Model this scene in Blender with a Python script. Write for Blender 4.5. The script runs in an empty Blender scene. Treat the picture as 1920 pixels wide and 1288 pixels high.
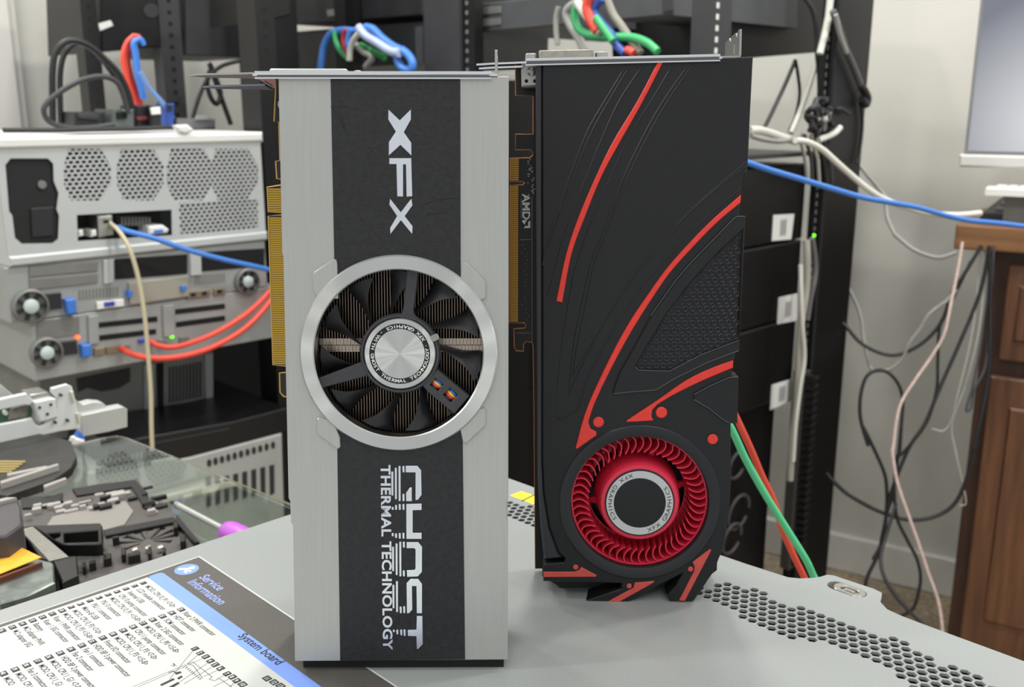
import bpy, bmesh, math, random
from mathutils import Vector as V, Matrix
from mathutils.geometry import tessellate_polygon, delaunay_2d_cdt
rnd = random.Random(7)
SC = bpy.context.scene
COL = SC.collection
S = 0.001                                   # everything below is measured in millimetres

# ---------------------------------------------------------------- camera
F = 1830.0                                  # focal length in pixels of the 1920 x 1288 frame
TH = math.atan(444.0 / F)                   # downward pitch
CT, ST = math.cos(TH), math.sin(TH)
CAM = V((0, 0, 253.0))
cd = bpy.data.cameras.new('camera'); cam = bpy.data.objects.new('camera', cd); COL.objects.link(cam)
cam.location = CAM * S
cam.rotation_euler = (math.pi / 2 - TH, 0, 0)
cd.sensor_fit = 'HORIZONTAL'; cd.sensor_width = 36.0; cd.lens = F / 1920 * 36.0
cd.clip_start = 0.01; cd.clip_end = 50
cd.dof.use_dof = True; cd.dof.focus_distance = 0.452; cd.dof.aperture_fstop = 17.0
SC.camera = cam

# ---------------------------------------------------------------- world, lights, exposure
SC.view_settings.view_transform = 'Standard'; SC.view_settings.look = 'None'
SC.view_settings.gamma = 1.0; SC.view_settings.use_curve_mapping = False
SC.view_settings.exposure = 0.0
W = bpy.data.worlds.new('room_light'); SC.world = W; W.use_nodes = True
W.node_tree.nodes['Background'].inputs[0].default_value = (0.93, 0.97, 1.0, 1)
W.node_tree.nodes['Background'].inputs[1].default_value = 0.72

def disc_light(x, y, power, z=1.62, d=0.17, col=(1, 0.965, 0.91), aim=None):
    """overhead disc lamp, used for ceiling lamps and for added unseen fill lamps"""
    l = bpy.data.lights.new('ceiling_or_fill_light', 'AREA'); l.energy = power; l.color = col; l.shape = 'DISK'; l.size = d
    o = bpy.data.objects.new('ceiling_or_fill_light', l); COL.objects.link(o); o.location = (x, y, z)
    if aim: o.rotation_euler = (V(aim) - o.location).to_track_quat('-Z', 'Y').to_euler()
    return o
disc_light(0.10, 1.30, 15, d=0.17)
disc_light(-0.75, 0.95, 5, d=0.22)
disc_light(-0.95, -0.55, 1.6, d=0.12, aim=(-0.05, 0.45, 0.1)); disc_light(0.25, -0.95, 1.6, d=0.12, aim=(0, 0.45, 0.1)); disc_light(1.15, -0.35, 1.5, d=0.12, aim=(0, 0.45, 0.1))
for x_, y_, p_ in ((-0.3, -0.7, 1.3), (0.75, -0.9, 1.3), (-1.55, -0.1, 1.3), (0.5, 0.05, 0.9), (-0.45, 0.05, 0.9)): disc_light(x_, y_, p_ * 1.5, d=0.045, aim=(0, 0.45, 0.1))  # small unseen lamps added for the streaks on the hub and ring
disc_light(-1.9, 0.3, 14, aim=(-0.4, 1.4, 0)); disc_light(1.1, 0.9, 15, aim=(1.0, 2.4, -0.2)); disc_light(1.8, 1.2, 9); disc_light(1.45, 1.75, 7); disc_light(-1.2, 1.9, 13)  # unseen fill lamps added to brighten the walls

# ---------------------------------------------------------------- pixel rays
def ray(px, py):
    x = (px - 960) / F; yd = (py - 644) / F
    return V((x, CT - yd * ST, -(ST + yd * CT)))
def P(px, py, zc): return CAM + ray(px, py) * zc
def hitz(px, py, z):
    d = ray(px, py); return CAM + d * ((z - CAM.z) / d.z)

class Frame:
    """local axes u (right), v (up), w (towards the viewer) at an origin, all in mm"""
    def __init__(s, o, u, v, w): s.o, s.u, s.v, s.w = V(o), V(u).normalized(), V(v).normalized(), V(w).normalized()
    def hit(s, px, py, w=0.0):
        d = ray(px, py); o = s.o + s.w * w
        t = (o - CAM).dot(s.w) / d.dot(s.w); p = CAM + d * t - s.o
        return (p.dot(s.u), p.dot(s.v))
    def hits(s, pts, w=0.0): return [s.hit(a, b, w) for a, b in pts]
    def mat(s):
        m = Matrix((s.u, s.v, s.w)).transposed().to_4x4(); m.translation = s.o * S; return m
    def pt(s, u, v, w=0): return s.o + s.u * u + s.v * v + s.w * w

# ---------------------------------------------------------------- materials
def lin(c):
    if isinstance(c, str): c = tuple(int(c[i:i + 2], 16) for i in (0, 2, 4))
    return tuple(((x / 255) / 12.92 if x / 255 <= 0.04045 else ((x / 255 + 0.055) / 1.055) ** 2.4) for x in c) + (1,)
MATS = {}
def mat(name, col, rough=0.5, metal=0.0, grain=None, bump=None, coat=0.0, aniso=0.0, trans=0.0, spec=0.5, emit=0.0):
    """grain = (scale or (sx,sy,sz), amount): mottled colour; bump = (scale, strength)"""
    if name in MATS: return MATS[name]
    m = bpy.data.materials.new(name); m.use_nodes = True; nt = m.node_tree; b = nt.nodes['Principled BSDF']
    c = lin(col); b.inputs['Base Color'].default_value = c
    b.inputs['Roughness'].default_value = rough; b.inputs['Metallic'].default_value = metal
    b.inputs['Coat Weight'].default_value = coat; b.inputs['Coat Roughness'].default_value = 0.15
    b.inputs['Specular IOR Level'].default_value = spec
    b.inputs['Transmission Weight'].default_value = trans
    if emit:
        b.inputs['Emission Color'].default_value = c; b.inputs['Emission Strength'].default_value = emit
    def noise(sc, det=3):
        tc = nt.nodes.new('ShaderNodeTexCoord'); mp = nt.nodes.new('ShaderNodeMapping')
        mp.inputs['Scale'].default_value = sc if isinstance(sc, tuple) else (sc, sc, sc)
        nz = nt.nodes.new('ShaderNodeTexNoise'); nz.inputs['Scale'].default_value = 1.0; nz.inputs['Detail'].default_value = det
        nt.links.new(tc.outputs['Object'], mp.inputs['Vector']); nt.links.new(mp.outputs[0], nz.inputs['Vector']); return nz
    if grain:
        nz = noise(grain[0]); rp = nt.nodes.new('ShaderNodeValToRGB')
        a = grain[1]
        rp.color_ramp.elements[0].position = 0.3; rp.color_ramp.elements[1].position = 0.7
        rp.color_ramp.elements[0].color = tuple(x * (1 - a) for x in c[:3]) + (1,)
        rp.color_ramp.elements[1].color = tuple(min(1, x * (1 + a)) for x in c[:3]) + (1,)
        nt.links.new(nz.outputs['Fac'], rp.inputs[0]); nt.links.new(rp.outputs[0], b.inputs['Base Color'])
    if bump:
        nz = noise(bump[0]); bp = nt.nodes.new('ShaderNodeBump'); bp.inputs['Strength'].default_value = bump[1]
        bp.inputs['Distance'].default_value = 0.0004
        nt.links.new(nz.outputs['Fac'], bp.inputs['Height']); nt.links.new(bp.outputs[0], b.inputs['Normal'])
    if aniso:
        b.inputs['Anisotropic'].default_value = aniso
        tg = nt.nodes.new('ShaderNodeTangent'); tg.direction_type = 'RADIAL'; tg.axis = 'Z'
        nt.links.new(tg.outputs[0], b.inputs['Tangent'])
    MATS[name] = m; return m

def inside(p, poly):
    c = False; n = len(poly)
    for i in range(n):
        a, b = poly[i], poly[i - 1]
        if (a[1] > p[1]) != (b[1] > p[1]) and p[0] < (b[0] - a[0]) * (p[1] - a[1]) / (b[1] - a[1]) + a[0]: c = not c
    return c
# ---------------------------------------------------------------- mesh building
def area2(p): return sum(p[i][0] * p[(i + 1) % len(p)][1] - p[(i + 1) % len(p)][0] * p[i][1] for i in range(len(p))) / 2
def ccw(p): return list(p) if area2(p) > 0 else list(p)[::-1]
def inset(p, d):
    """offset a CCW outline inwards by d (a CW one outwards)"""
    n = len(p); out = []
    for i in range(n):
        a, b, c = p[i - 1], p[i], p[(i + 1) % n]
        e1 = V((b[0] - a[0], b[1] - a[1])); e2 = V((c[0] - b[0], c[1] - b[1]))
        if e1.length < 1e-6 or e2.length < 1e-6: out.append(b); continue
        e1.normalize(); e2.normalize(); n1 = V((-e1.y, e1.x)); n2 = V((-e2.y, e2.x)); m = n1 + n2
        if m.length < 1e-3: m = n1
        k = d / max(0.45, m.normalized().dot(n1)); m = m.normalized() * k
        out.append((b[0] + m.x, b[1] + m.y))
    return out
def circ(cx, cy, r, n=48, ry=None, a0=0.0):
    ry = ry or r
    return [(cx + r * math.cos(a0 + 2 * math.pi * i / n), cy + ry * math.sin(a0 + 2 * math.pi * i / n)) for i in range(n)]
def spline(pts, n=6, closed=False):
    pts = [V(p) for p in pts]; m = len(pts); out = []
    for i in range(m if closed else m - 1):
        p1, p2 = pts[i], pts[(i + 1) % m]
        p0 = pts[i - 1] if (i > 0 or closed) else p1 * 2 - p2
        p3 = pts[(i + 2) % m] if (i + 2 < m or closed) else p2 * 2 - p1
        for k in range(n):
            t = k / n
            out.append(0.5 * ((2 * p1) + (p2 - p0) * t + (2 * p0 - 5 * p1 + 4 * p2 - p3) * t * t + (3 * p1 - p0 - 3 * p2 + p3) * t ** 3))
    if not closed: out.append(pts[-1])
    return out
def sp2(pts, n=5): return [(p.x, p.y) for p in spline([(a, b) for a, b in pts], n)]
def roundrect(u0, u1, v0, v1, r, n=4):
    out = []
    for cx, cy, a in ((u1 - r, v1 - r, 0), (u0 + r, v1 - r, 90), (u0 + r, v0 + r, 180), (u1 - r, v0 + r, 270)):
        for k in range(n + 1):
            t = math.radians(a + 90 * k / n); out.append((cx + r * math.cos(t), cy + r * math.sin(t)))
    return out

class MB:
    def __init__(s, xf=None): s.v, s.f, s.m = [], [], []; s.xf = xf
    def add(s, vs, fs, mi=0, xf=None):
        xf = xf or s.xf; o = len(s.v)
        for p in vs: s.v.append(V(xf(*p)) if xf else V(p))
        for f in fs: s.f.append([i + o for i in f]); s.m.append(mi)
        return s
    def box(s, u0, u1, v0, v1, w0, w1, mi=0, xf=None, ch=0.0):
        if ch: return s.prism([(u0, v0), (u1, v0), (u1, v1), (u0, v1)], w0, w1, mi=mi, xf=xf, ch=ch)
        vs = [(u, v, w) for w in (w0, w1) for v in (v0, v1) for u in (u0, u1)]
        return s.add(vs, [(0, 2, 3, 1), (4, 5, 7, 6), (0, 1, 5, 4), (2, 6, 7, 3), (0, 4, 6, 2), (1, 3, 7, 5)], mi, xf)
    def hexa(s, a, b, mi=0, xf=None):
        """solid between two matching polygons of 3-D points"""
        n = len(a); fs = [list(range(n))[::-1], [n + i for i in range(n)]]
        fs += [(i, (i + 1) % n, n + (i + 1) % n, n + i) for i in range(n)]
        return s.add([tuple(p) for p in list(a) + list(b)], fs, mi, xf)
    def prism(s, outline, w0, w1, holes=(), mi=0, xf=None, ch=0.0):
        o = ccw(outline); hs = [ccw(h)[::-1] for h in holes]; loops = [o] + hs
        top = [inset(l, ch) for l in loops] if ch else loops
        vs, fs = [], []
        def cap(ls, w, flip):
            b = len(vs); flat = [p for l in ls for p in l]
            vs.extend([(p[0], p[1], w) for p in flat])
            if len(ls) > 1:
                vs[b:] = []
                ed, k = [], 0
                for l in ls: ed += [(k + i, k + (i + 1) % len(l)) for i in range(len(l))]; k += len(l)
                cv, _, cf = delaunay_2d_cdt([V(p) for p in flat], ed, [], 0, 1e-5)[:3]
                bb = [(min(p[0] for p in l), max(p[0] for p in l), min(p[1] for p in l), max(p[1] for p in l)) for l in ls]
                vs.extend([(p.x, p.y, w) for p in cv])
                for t in cf:
                    g = (sum(cv[i].x for i in t) / 3, sum(cv[i].y for i in t) / 3)
                    if not inside(g, ls[0]): continue
                    if any(q[0] < g[0] < q[1] and q[2] < g[1] < q[3] and inside(g, l) for l, q in zip(ls[1:], bb[1:])): continue
                    t = list(t); a2 = area2([cv[i] for i in t])
                    fs.append([b + i for i in (t if (a2 > 0) != flip else t[::-1])])
            elif len(ls) == 1 and len(flat) <= 4: fs.append([b + i for i in (range(len(flat))[::-1] if flip else range(len(flat)))])
            else:
                for t in tessellate_polygon([[V((p[0], p[1], 0)) for p in l] for l in ls]):
                    a2 = area2([flat[i] for i in t])
                    if abs(a2) < 1e-9: continue
                    t = list(t) if (a2 > 0) != flip else list(t)[::-1]
                    fs.append([b + i for i in t])
        cap(loops, w0, True); cap(top, w1, False)
        def wall(la, wa, lb, wb):
            b = len(vs); n = len(la)
            vs.extend([(p[0], p[1], wa) for p in la]); vs.extend([(p[0], p[1], wb) for p in lb])
            for i in range(n): j = (i + 1) % n; fs.append((b + i, b + j, b + n + j, b + n + i))
        for l, t in zip(loops, top):
            if ch: wall(l, w0, l, w1 - ch); wall(l, w1 - ch, t, w1)
            else: wall(l, w0, l, w1)
        return s.add(vs, fs, mi, xf)
    def lathe(s, prof, cx=0, cy=0, n=64, mi=0, xf=None, closed=False):
        vs = [(cx + r * math.cos(2 * math.pi * k / n), cy + r * math.sin(2 * math.pi * k / n), w) for r, w in prof for k in range(n)]
        fs = []; m = len(prof)
        for i in range(m if closed else m - 1):
            a, b = i * n, ((i + 1) % m) * n
            for k in range(n): j = (k + 1) % n; fs.append((a + k, a + j, b + j, b + k))
        if not closed:
            if prof[0][0] > 1e-6: fs.append(list(range(n))[::-1])
            if prof[-1][0] > 1e-6: fs.append([(m - 1) * n + k for k in range(n)])
        return s.add(vs, fs, mi, xf)
    def tube(s, pts, r, n=8, mi=0, xf=None, closed=False, flat=1.0):
        pts = [V(p) for p in pts]; m = len(pts)
        rs = r if isinstance(r, (list, tuple)) else [r] * m
        vs, fs = [], []; nrm = None
        for i in range(m):
            t = (pts[(i + 1) % m] - pts[i - 1]) if closed else (pts[min(i + 1, m - 1)] - pts[max(i - 1, 0)])
            if t.length < 1e-9: t = V((0, 0, 1))
            t.normalize()
            if nrm is None: nrm = t.orthogonal()
            nrm = nrm - t * nrm.dot(t)
            if nrm.length < 1e-6: nrm = t.orthogonal()
            nrm.normalize(); bn = t.cross(nrm)
            for k in range(n):
                a = 2 * math.pi * k / n; vs.append(tuple(pts[i] + nrm * rs[i] * math.cos(a) + bn * rs[i] * flat * math.sin(a)))
        for i in range(m if closed else m - 1):
            a, b = i * n, ((i + 1) % m) * n
            for k in range(n): j = (k + 1) % n; fs.append((a + k, a + j, b + j, b + k))
        if not closed: fs += [list(range(n))[::-1], [(m - 1) * n + k for k in range(n)]]
        return s.add(vs, fs, mi, xf)
    def build(s, name, mats, parent=None, ang=35, origin=None, label=None):
        me = bpy.data.meshes.new(name)
        o = V(origin) if origin is not None else V((0, 0, 0))
        me.from_pydata([tuple((p - o) * S) for p in s.v], [], s.f); 
        mats = mats if isinstance(mats, (list, tuple)) else [mats]
        for m in mats: me.materials.append(m)
        for p, mi in zip(me.polygons, s.m): p.material_index = mi; p.use_smooth = True
        bm = bmesh.new(); bm.from_mesh(me); bmesh.ops.remove_doubles(bm, verts=bm.verts, dist=1e-7)
        bmesh.ops.recalc_face_normals(bm, faces=bm.faces); bm.to_mesh(me); bm.free()
        me.set_sharp_from_angle(angle=math.radians(ang)); me.update()
        ob = bpy.data.objects.new(name, me); COL.objects.link(ob)
        if origin is not None: ob.location = o * S
        if parent is not None: ob.parent = parent
        if label: ob['label'] = label
        return ob

def text(mb, body, size, xf, w=0.05, bold=0.0, sx=1.0, align='LEFT', mi=0, th=0.0, track=1.0):
    """print a line of text: xf maps text (x, y) to the local (u, v)"""
    cu = bpy.data.curves.new('t', 'FONT'); cu.body = body; cu.size = size; cu.offset = bold; cu.align_x = align
    cu.space_character = track; cu.resolution_u = 3
    ob = bpy.data.objects.new('t', cu); COL.objects.link(ob)
    me = ob.to_mesh()
    vs = [(*xf(p.co.x * sx, p.co.y), w) for p in me.vertices]; fs = [list(p.vertices) for p in me.polygons]
    mb.add(vs, fs, mi); ob.to_mesh_clear()
    bpy.data.objects.remove(ob); bpy.data.curves.remove(cu)

def tag(o, label, cat, group=None, kind=None):
    o['label'] = label; o['category'] = cat
    if group: o['group'] = group
    if kind: o['kind'] = kind
    return o
def thing(name, fr, label, cat, group=None):
    o = bpy.data.objects.new(name, None); COL.objects.link(o); o.empty_display_size = 0.02
    if isinstance(fr, Frame): o.matrix_world = fr.mat()
    else: o.location = V(fr) * S
    return tag(o, label, cat, group)
def structure(o, label=None, cat=None):
    o['kind'] = 'structure'
    if label: o['label'] = label
    if cat: o['category'] = cat
    return o
def cable(name, pts, r, m, label, cat='cable', group=None, n=8, seg=7):
    """a lying or hanging cable through 3-D points"""
    q = spline(pts, seg); mb = MB(); mb.tube(q, r, n)
    o = mb.build(name, m, origin=q[0], ang=60); return tag(o, label, cat, group)

UP = V((0, 0, 1))
E1 = V((0.7103, 0.7039, 0))                 # runs away to the right: racks, server cover
NA = V((0.7039, -0.7103, 0))                # runs towards the viewer, to the right

# ---------------------------------------------------------------- shared materials
M = dict(
    alu=mat('brushed_silver', 'b2b2ad', 0.42, 0.35, grain=((900, 25, 25), 0.035)),
    black_leather=mat('black_textured_panel', '1d1d1f', 0.62, 0.0, grain=(420, 0.35), bump=(900, 0.5)),
    chrome=mat('mirror_metal', 'e4e4e6', 0.16, 1.0),
    foil=mat('bright_foil', 'dfe2e8', 0.26, 0.85, grain=(40, 0.05)),
    ring=mat('turned_metal', 'd8d8d4', 0.38, 1.0, aniso=1.0),
    steel=mat('steel', 'b5b3ac', 0.32, 0.9, grain=(60, 0.08)),
    black=mat('black_plastic', '131314', 0.45, grain=(300, 0.12)),
    satin=mat('satin_black', '19191b', 0.5, grain=(700, 0.12), bump=(2200, 0.22), spec=0.4),
    gloss=mat('gloss_black', '0d0d0f', 0.2),
    dark=mat('flat_black', '0a0a0b', 0.7),
    gold=mat('gold_contact', 'c09a3c', 0.32, 0.75),
    copper=mat('copper_edge', 'b9794f', 0.35, 0.6),
    red=mat('red_inlay', 'e8382b', 0.4, grain=(300, 0.06)),
    fanred=mat('red_fan', 'e0304c', 0.38),
    white=mat('white_print', 'e8e8e4', 0.5),
    white_metal=mat('white_paint', 'dcdfdc', 0.4),
    fin=mat('fin_metal', '8a7a6c', 0.35, 0.9),
)
# ================================================================ the server the cards stand on
COV_Z = -88.0
A_ = hitz(411, 1008, 0); dN = NA.copy()
Bc = hitz(1600, 1140, 0)
t = ((Bc - A_).cross(dN)).z / (E1.cross(dN)).z
CORNER = A_ + E1 * t                         # rear corner of the cover, behind the cards
# cover frame: u = NA (reading direction of the label), v = E1 (towards the right edge), w = up
FC = Frame(CORNER, NA, E1, UP)
def CH(px, py, w=0.0):
    p = hitz(px, py, w) - CORNER; return (p.dot(NA), p.dot(E1))
srv = thing('rack_server', FC, 'grey steel server with perforated lid and service label, carrying both graphics cards', 'server')
M['cover'] = mat('grey_painted_steel', '999d9b', 0.28, 0.0, grain=(1500, 0.10), bump=(1800, 0.10))
M['cover_dark'] = mat('dark_interior', '161719', 0.6)
edge = [CH(x, y) for x, y in [(1350, 1040), (1400, 1057), (1450, 1073), (1478, 1082), (1500, 1084), (1524, 1083), (1538, 1081), (1550, 1077), (1562, 1078), (1640, 1104), (1654, 1111), (1653, 1120), (1651, 1128), (1664, 1142), (1690, 1154), (1740, 1173), (1800, 1195)]]
LEFT, NEAR = -450.0, 520.0
outline = [(0, 0), (0, 0)]
e_u = edge[-1][0]
outline = [(0.0, LEFT), (0.0, 0.0), (edge[0][0], edge[0][1])] + edge[1:-1] + [(e_u, edge[-1][1]), (NEAR, edge[-1][1]), (NEAR, LEFT)]
# perforation: a wandering band of hexagonal holes
holes = []
band = [CH(x, y) for x, y in [(952, 936), (985, 946), (1010, 954), (1330, 1103), (1360, 1085), (1395, 1107), (1420, 1105), (1455, 1127), (1500, 1137), (1560, 1155), (1640, 1185), (1700, 1206), (1740, 1225), (1770, 1250), (1800, 1250), (1845, 1270), (1870, 1300),
        (1800, 1330), (1700, 1285), (1690, 1270), (1600, 1220), (1520, 1199), (1480, 1195), (1400, 1160), (1340, 1128), (1300, 1118), (1004, 990), (985, 979), (952, 968)]]
pu = 5.55; pv = pu * 0.866
for j in range(-70, 20):
    for i in range(0, 100):
        c = (i * pu + (pu / 2 if j % 2 else 0) + 2.0, j * pv)
        if inside(c, band): holes.append(circ(c[0], c[1], 2.42, 6, a0=math.pi / 6))
def capsule(a, b, r, n=10):
    a, b = V(a), V(b); d = (b - a).normalized(); t0 = math.atan2(d.y, d.x)
    return [(b.x + r * math.cos(t0 - math.pi / 2 + math.pi * k / n), b.y + r * math.sin(t0 - math.pi / 2 + math.pi * k / n)) for k in range(n + 1)] + \
           [(a.x + r * math.cos(t0 + math.pi / 2 + math.pi * k / n), a.y + r * math.sin(t0 + math.pi / 2 + math.pi * k / n)) for k in range(n + 1)]
la, lb_ = CH(1570, 1098), CH(1606, 1111); lc = CH(1580, 1101)
lo = capsule(la, lb_, 5.2)
m = MB(); m.prism(outline, -1.6, 0.0, holes=holes + [lo], ch=0.25)
m.build('lid', M['cover'], srv)
m = MB()
m.box(-0.5 + 2, NEAR - 2, LEFT + 2, -2.0, -86, -60)
m.box(2, 5, LEFT + 2, -2.0, -60, -1.7); m.box(2, NEAR - 2, -5, -2.0, -60, -1.7)
m.box(2, NEAR - 2, LEFT + 2, LEFT + 5, -60, -1.7); m.box(NEAR - 5, NEAR - 2, LEFT + 2, -2, -60, -1.7)
m.build('chassis', [mat('chassis_steel', '8c8f8e', 0.5, 0.3)], srv)
m = MB(); m.box(8, NEAR - 8, LEFT + 8, -8, -40, -20); m.build('inner_deck', M['cover_dark'], srv)
# the latch set in its slot
m = MB(); m.prism(capsule(lc, lb_, 4.9), -1.2, 0.3, holes=[capsule(CH(1585, 1103), CH(1602, 1109.5), 2.4)], ch=0.5)
m.prism(capsule(CH(1587, 1104), CH(1600, 1109), 1.1), -1.4, 0.2, ch=0.4); m.box(lc[0], lb_[0], lc[1] - 4, lc[1] + 4, -1.5, -1.1)
m.build('latch', M['steel'], srv, label='bright metal latch tab')
# yellow warning sticker
m = MB(); ys = [CH(x, y) for x, y in [(956, 929), (977, 921), (1018, 934), (1020, 946), (998, 945)]]
m.prism(ys, 0.02, 0.12); m.build('warning_sticker', mat('yellow_sticker', 'f3e337', 0.5), srv, label='yellow warning sticker')
m = MB(); q = [CH(x, y) for x, y in [(978, 939), (1000, 928), (1002, 929), (980, 940)]]
m.prism(q, 0.13, 0.16); m.build('sticker_print', M['dark'], srv)

# ---- service label
lab_c = CH(374, 1043); u0, v1 = lab_c
lab = MB(); UL, VL = NEAR - 4 - u0, -430 - v1
def LB(a, b): return (u0 + a, v1 + b)
lab.prism([LB(0, 0), LB(UL, 0), LB(UL, VL), LB(0, VL)], 0.02, 0.10, mi=0)
lab.prism([LB(0.9, -0.9), LB(UL, -0.9), LB(UL, VL), LB(0.9, VL)], 0.10, 0.14, mi=1)
s_up = CH(304, 1073)[1]; s_lo = CH(273, 1080)[1]; s_u = CH(300, 1074)[0]
lab_o = lab.build('service_label', [mat('label_border', 'cfd2ce', 0.5), mat('label_charcoal', '57544f', 0.5, grain=(900, 0.12))], srv, label='printed service information label')
m = MB(); m.prism(roundrect(s_u, NEAR - 5, s_lo, s_up, 2.5), 0.14, 0.18); m.build('blue_stripe', mat('label_blue', '7ea0ee', 0.45), lab_o)
m = MB(); m.box(s_u + 0.5, NEAR - 5, -425, s_lo, 0.14, 0.18); m.build('white_field', mat('label_white', 'ccd0ca', 0.4), lab_o)
ink = MB(); bl = MB()
def tx(mb, px, py, body, size, bold=0.0, sx=1.0, w=0.2, align='LEFT'):
    a, b = CH(px, py); text(mb, body, size, lambda x, y: (a + x, b + y), w, bold, sx, align)
# icon: a seated reader in a blue disc
ic = CH(350, 1068); m = MB(); m.prism(circ(ic[0], ic[1], 6.6, 40), 0.14, 0.19); m.build('icon_disc', MATS['label_blue'], lab_o)
m = MB(); ix, iy = ic
m.prism(circ(ix + 0.4, iy + 3.0, 1.75, 16), 0.19, 0.22)
m.prism([(ix - 4.4, iy - 2.6), (ix - 0.6, iy + 1.8), (ix + 1.0, iy + 1.2), (ix + 2.4, iy - 1.4), (ix + 4.2, iy - 1.8), (ix + 4.2, iy - 2.8), (ix + 1.6, iy - 2.6), (ix - 0.2, iy - 0.6), (ix - 2.6, iy - 3.8)], 0.19, 0.22)
m.prism(circ(ix + 3.2, iy + 0.2, 1.0, 14), 0.19, 0.22)
m.build('icon_figure', M['white'], lab_o)
tx(bl, 372, 1083, 'Service', 8.2, 0.12, 0.92); tx(bl, 350, 1092, 'Information', 8.2, 0.12, 0.92)
bl.build('heading_print', mat('heading_blue', '94a6e6', 0.45), lab_o)
tx(ink, 445, 1193, 'System board', 6.6, 0.13, 1.0)
col1 = ['MCIO, CPU 0_P1 <7-0>', 'LCD module connector', 'Internal USB', 'CPU 0 pump connector', 'MCIO, CPU 0_P1 <15-8>', 'PSU 0 connector', 'PSU 1 connector', 'Micro-B USB', 'MCIO, CPU 0_P3 <7-0>', 'MCIO, CPU 0_P3 <15-8>', 'Riser 1 PWR connector', 'Riser 1 SIG connector', 'Battery', 'M.2 adapter PWR', 'M.2 adapter SIG', '']
col2 = ['Riser 2 PWR connector', 'HDT connector', 'SCM connector', 'Riser 2 SIG connector', 'MCIO, CPU 1_P0 <15-8>', 'CPU 1 pump connector', 'MCIO, CPU 1_P3 <7-0>', 'MCIO, CPU 1_P3 <15-8>', 'Front I/O connector', 'HDD BP 3 power connector', 'Fan 1 connector', 'Fan 2 connector', 'HDD BP 2 power connector', 'MCIO, CPU 1_G1 <7-0>', 'MCIO, CPU 1_G1', 'Fan 3 connector', 'MCIO, CPU', 'MCIO']
a0 = CH(268, 1093); a1 = CH(22, 1175)
b0 = CH(338, 1142); b1 = CH(5, 1262)
def rows(col, p0, p1, i0, n0):
    for i, tline in enumerate(col):
        f = i / (14 if i0 == 0 else 17); f = f if i0 == 0 else i / 17
        u = p0[0] + (p1[0] - p0[0]) * f; v = p0[1] + (p1[1] - p0[1]) * f
        num = str(i + n0)
        ink.box(u - 1.0, u + 2.4 + (1.0 if len(num) > 1 else 0), v - 1.6, v + 1.6, 0.17, 0.22)
        text(wht, num, 2.9, lambda x, y: (u - 0.6 + x, v - 1.0 + y), 0.26, 0.05, 0.8)
        text(ink, tline, 4.1, lambda x, y: (u + 5.2 + x, v - 1.5 + y), 0.22, 0.05, 0.78)
wht = MB()
rows(col1, a0, a1, 0, 1); rows(col2, b0, b1, 1, 23)
# number tags along the board drawing
def numtag(px, py, n):
    u, v = CH(px, py); ink.box(u - 1.6, u + 1.6 + (0.8 if n > 9 else 0), v - 1.7, v + 1.7, 0.17, 0.22)
    text(wht, str(n), 3.0, lambda x, y: (u - 0.9 + x, v - 1.1 + y), 0.26, 0.05, 0.85)
    return (u, v)
def stroke(pts, wd=0.28):
    q = [CH(x, y) for x, y in pts]
    for a, b in zip(q[:-1], q[1:]):
        d = V((b[0] - a[0], b[1] - a[1])); 
        if d.length < 1e-6: continue
        d.normalize(); k = V((-d.y, d.x)) * wd / 2
        ink.add([(a[0] + k.x, a[1] + k.y, 0.2), (a[0] - k.x, a[1] - k.y, 0.2), (b[0] - k.x, b[1] - k.y, 0.2), (b[0] + k.x, b[1] + k.y, 0.2)], [(0, 1, 2, 3)])
T_ = [(366, 1217), (376, 1225), (386, 1232), (395, 1240), (404, 1247), (414, 1254), (426, 1264), (436, 1270), (444, 1277), (454, 1283), (500, 1272), (513, 1279), (525, 1286)]
for i, p in enumerate(T_): numtag(p[0], p[1], i + 1)
for a, b in zip(T_[:10], [(318, 1274), (352, 1245), (342, 1252), (336, 1280), (345, 1283), (382, 1269), (406, 1274), (400, 1288), (430, 1290), (450, 1300)]): stroke([(a[0] - 3, a[1] + 2), b])
stroke([(250, 1288), (352, 1245), (362, 1242), (398, 1270), (392, 1274), (402, 1277), (412, 1273), (450, 1300)])
stroke([(258, 1289), (350, 1249)]); stroke([(352, 1245), (362, 1248), (380, 1272)])
for q in ([(300, 1284), (325, 1272), (328, 1275), (303, 1287)], [(312, 1291), (334, 1279), (337, 1282), (316, 1295)], [(328, 1262), (338, 1259), (341, 1262), (330, 1266)], [(332, 1272), (340, 1267), (343, 1270), (335, 1275)]):
    ink.prism([CH(x, y) for x, y in q], 0.18, 0.2)
for k in range(9): stroke([(352 + k * 3.2, 1251 + k * 2.6), (348 + k * 3.2, 1254 + k * 2.6)], 0.5)
stroke([(320, 1248), (327, 1250), (325, 1244), (331, 1250)], 0.3); stroke([(316, 1262), (324, 1259), (330, 1262)], 0.5)
ink.build('label_print', mat('print_ink', '26272a', 0.6), lab_o); wht.build('number_print', M['white'], lab_o)
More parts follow.
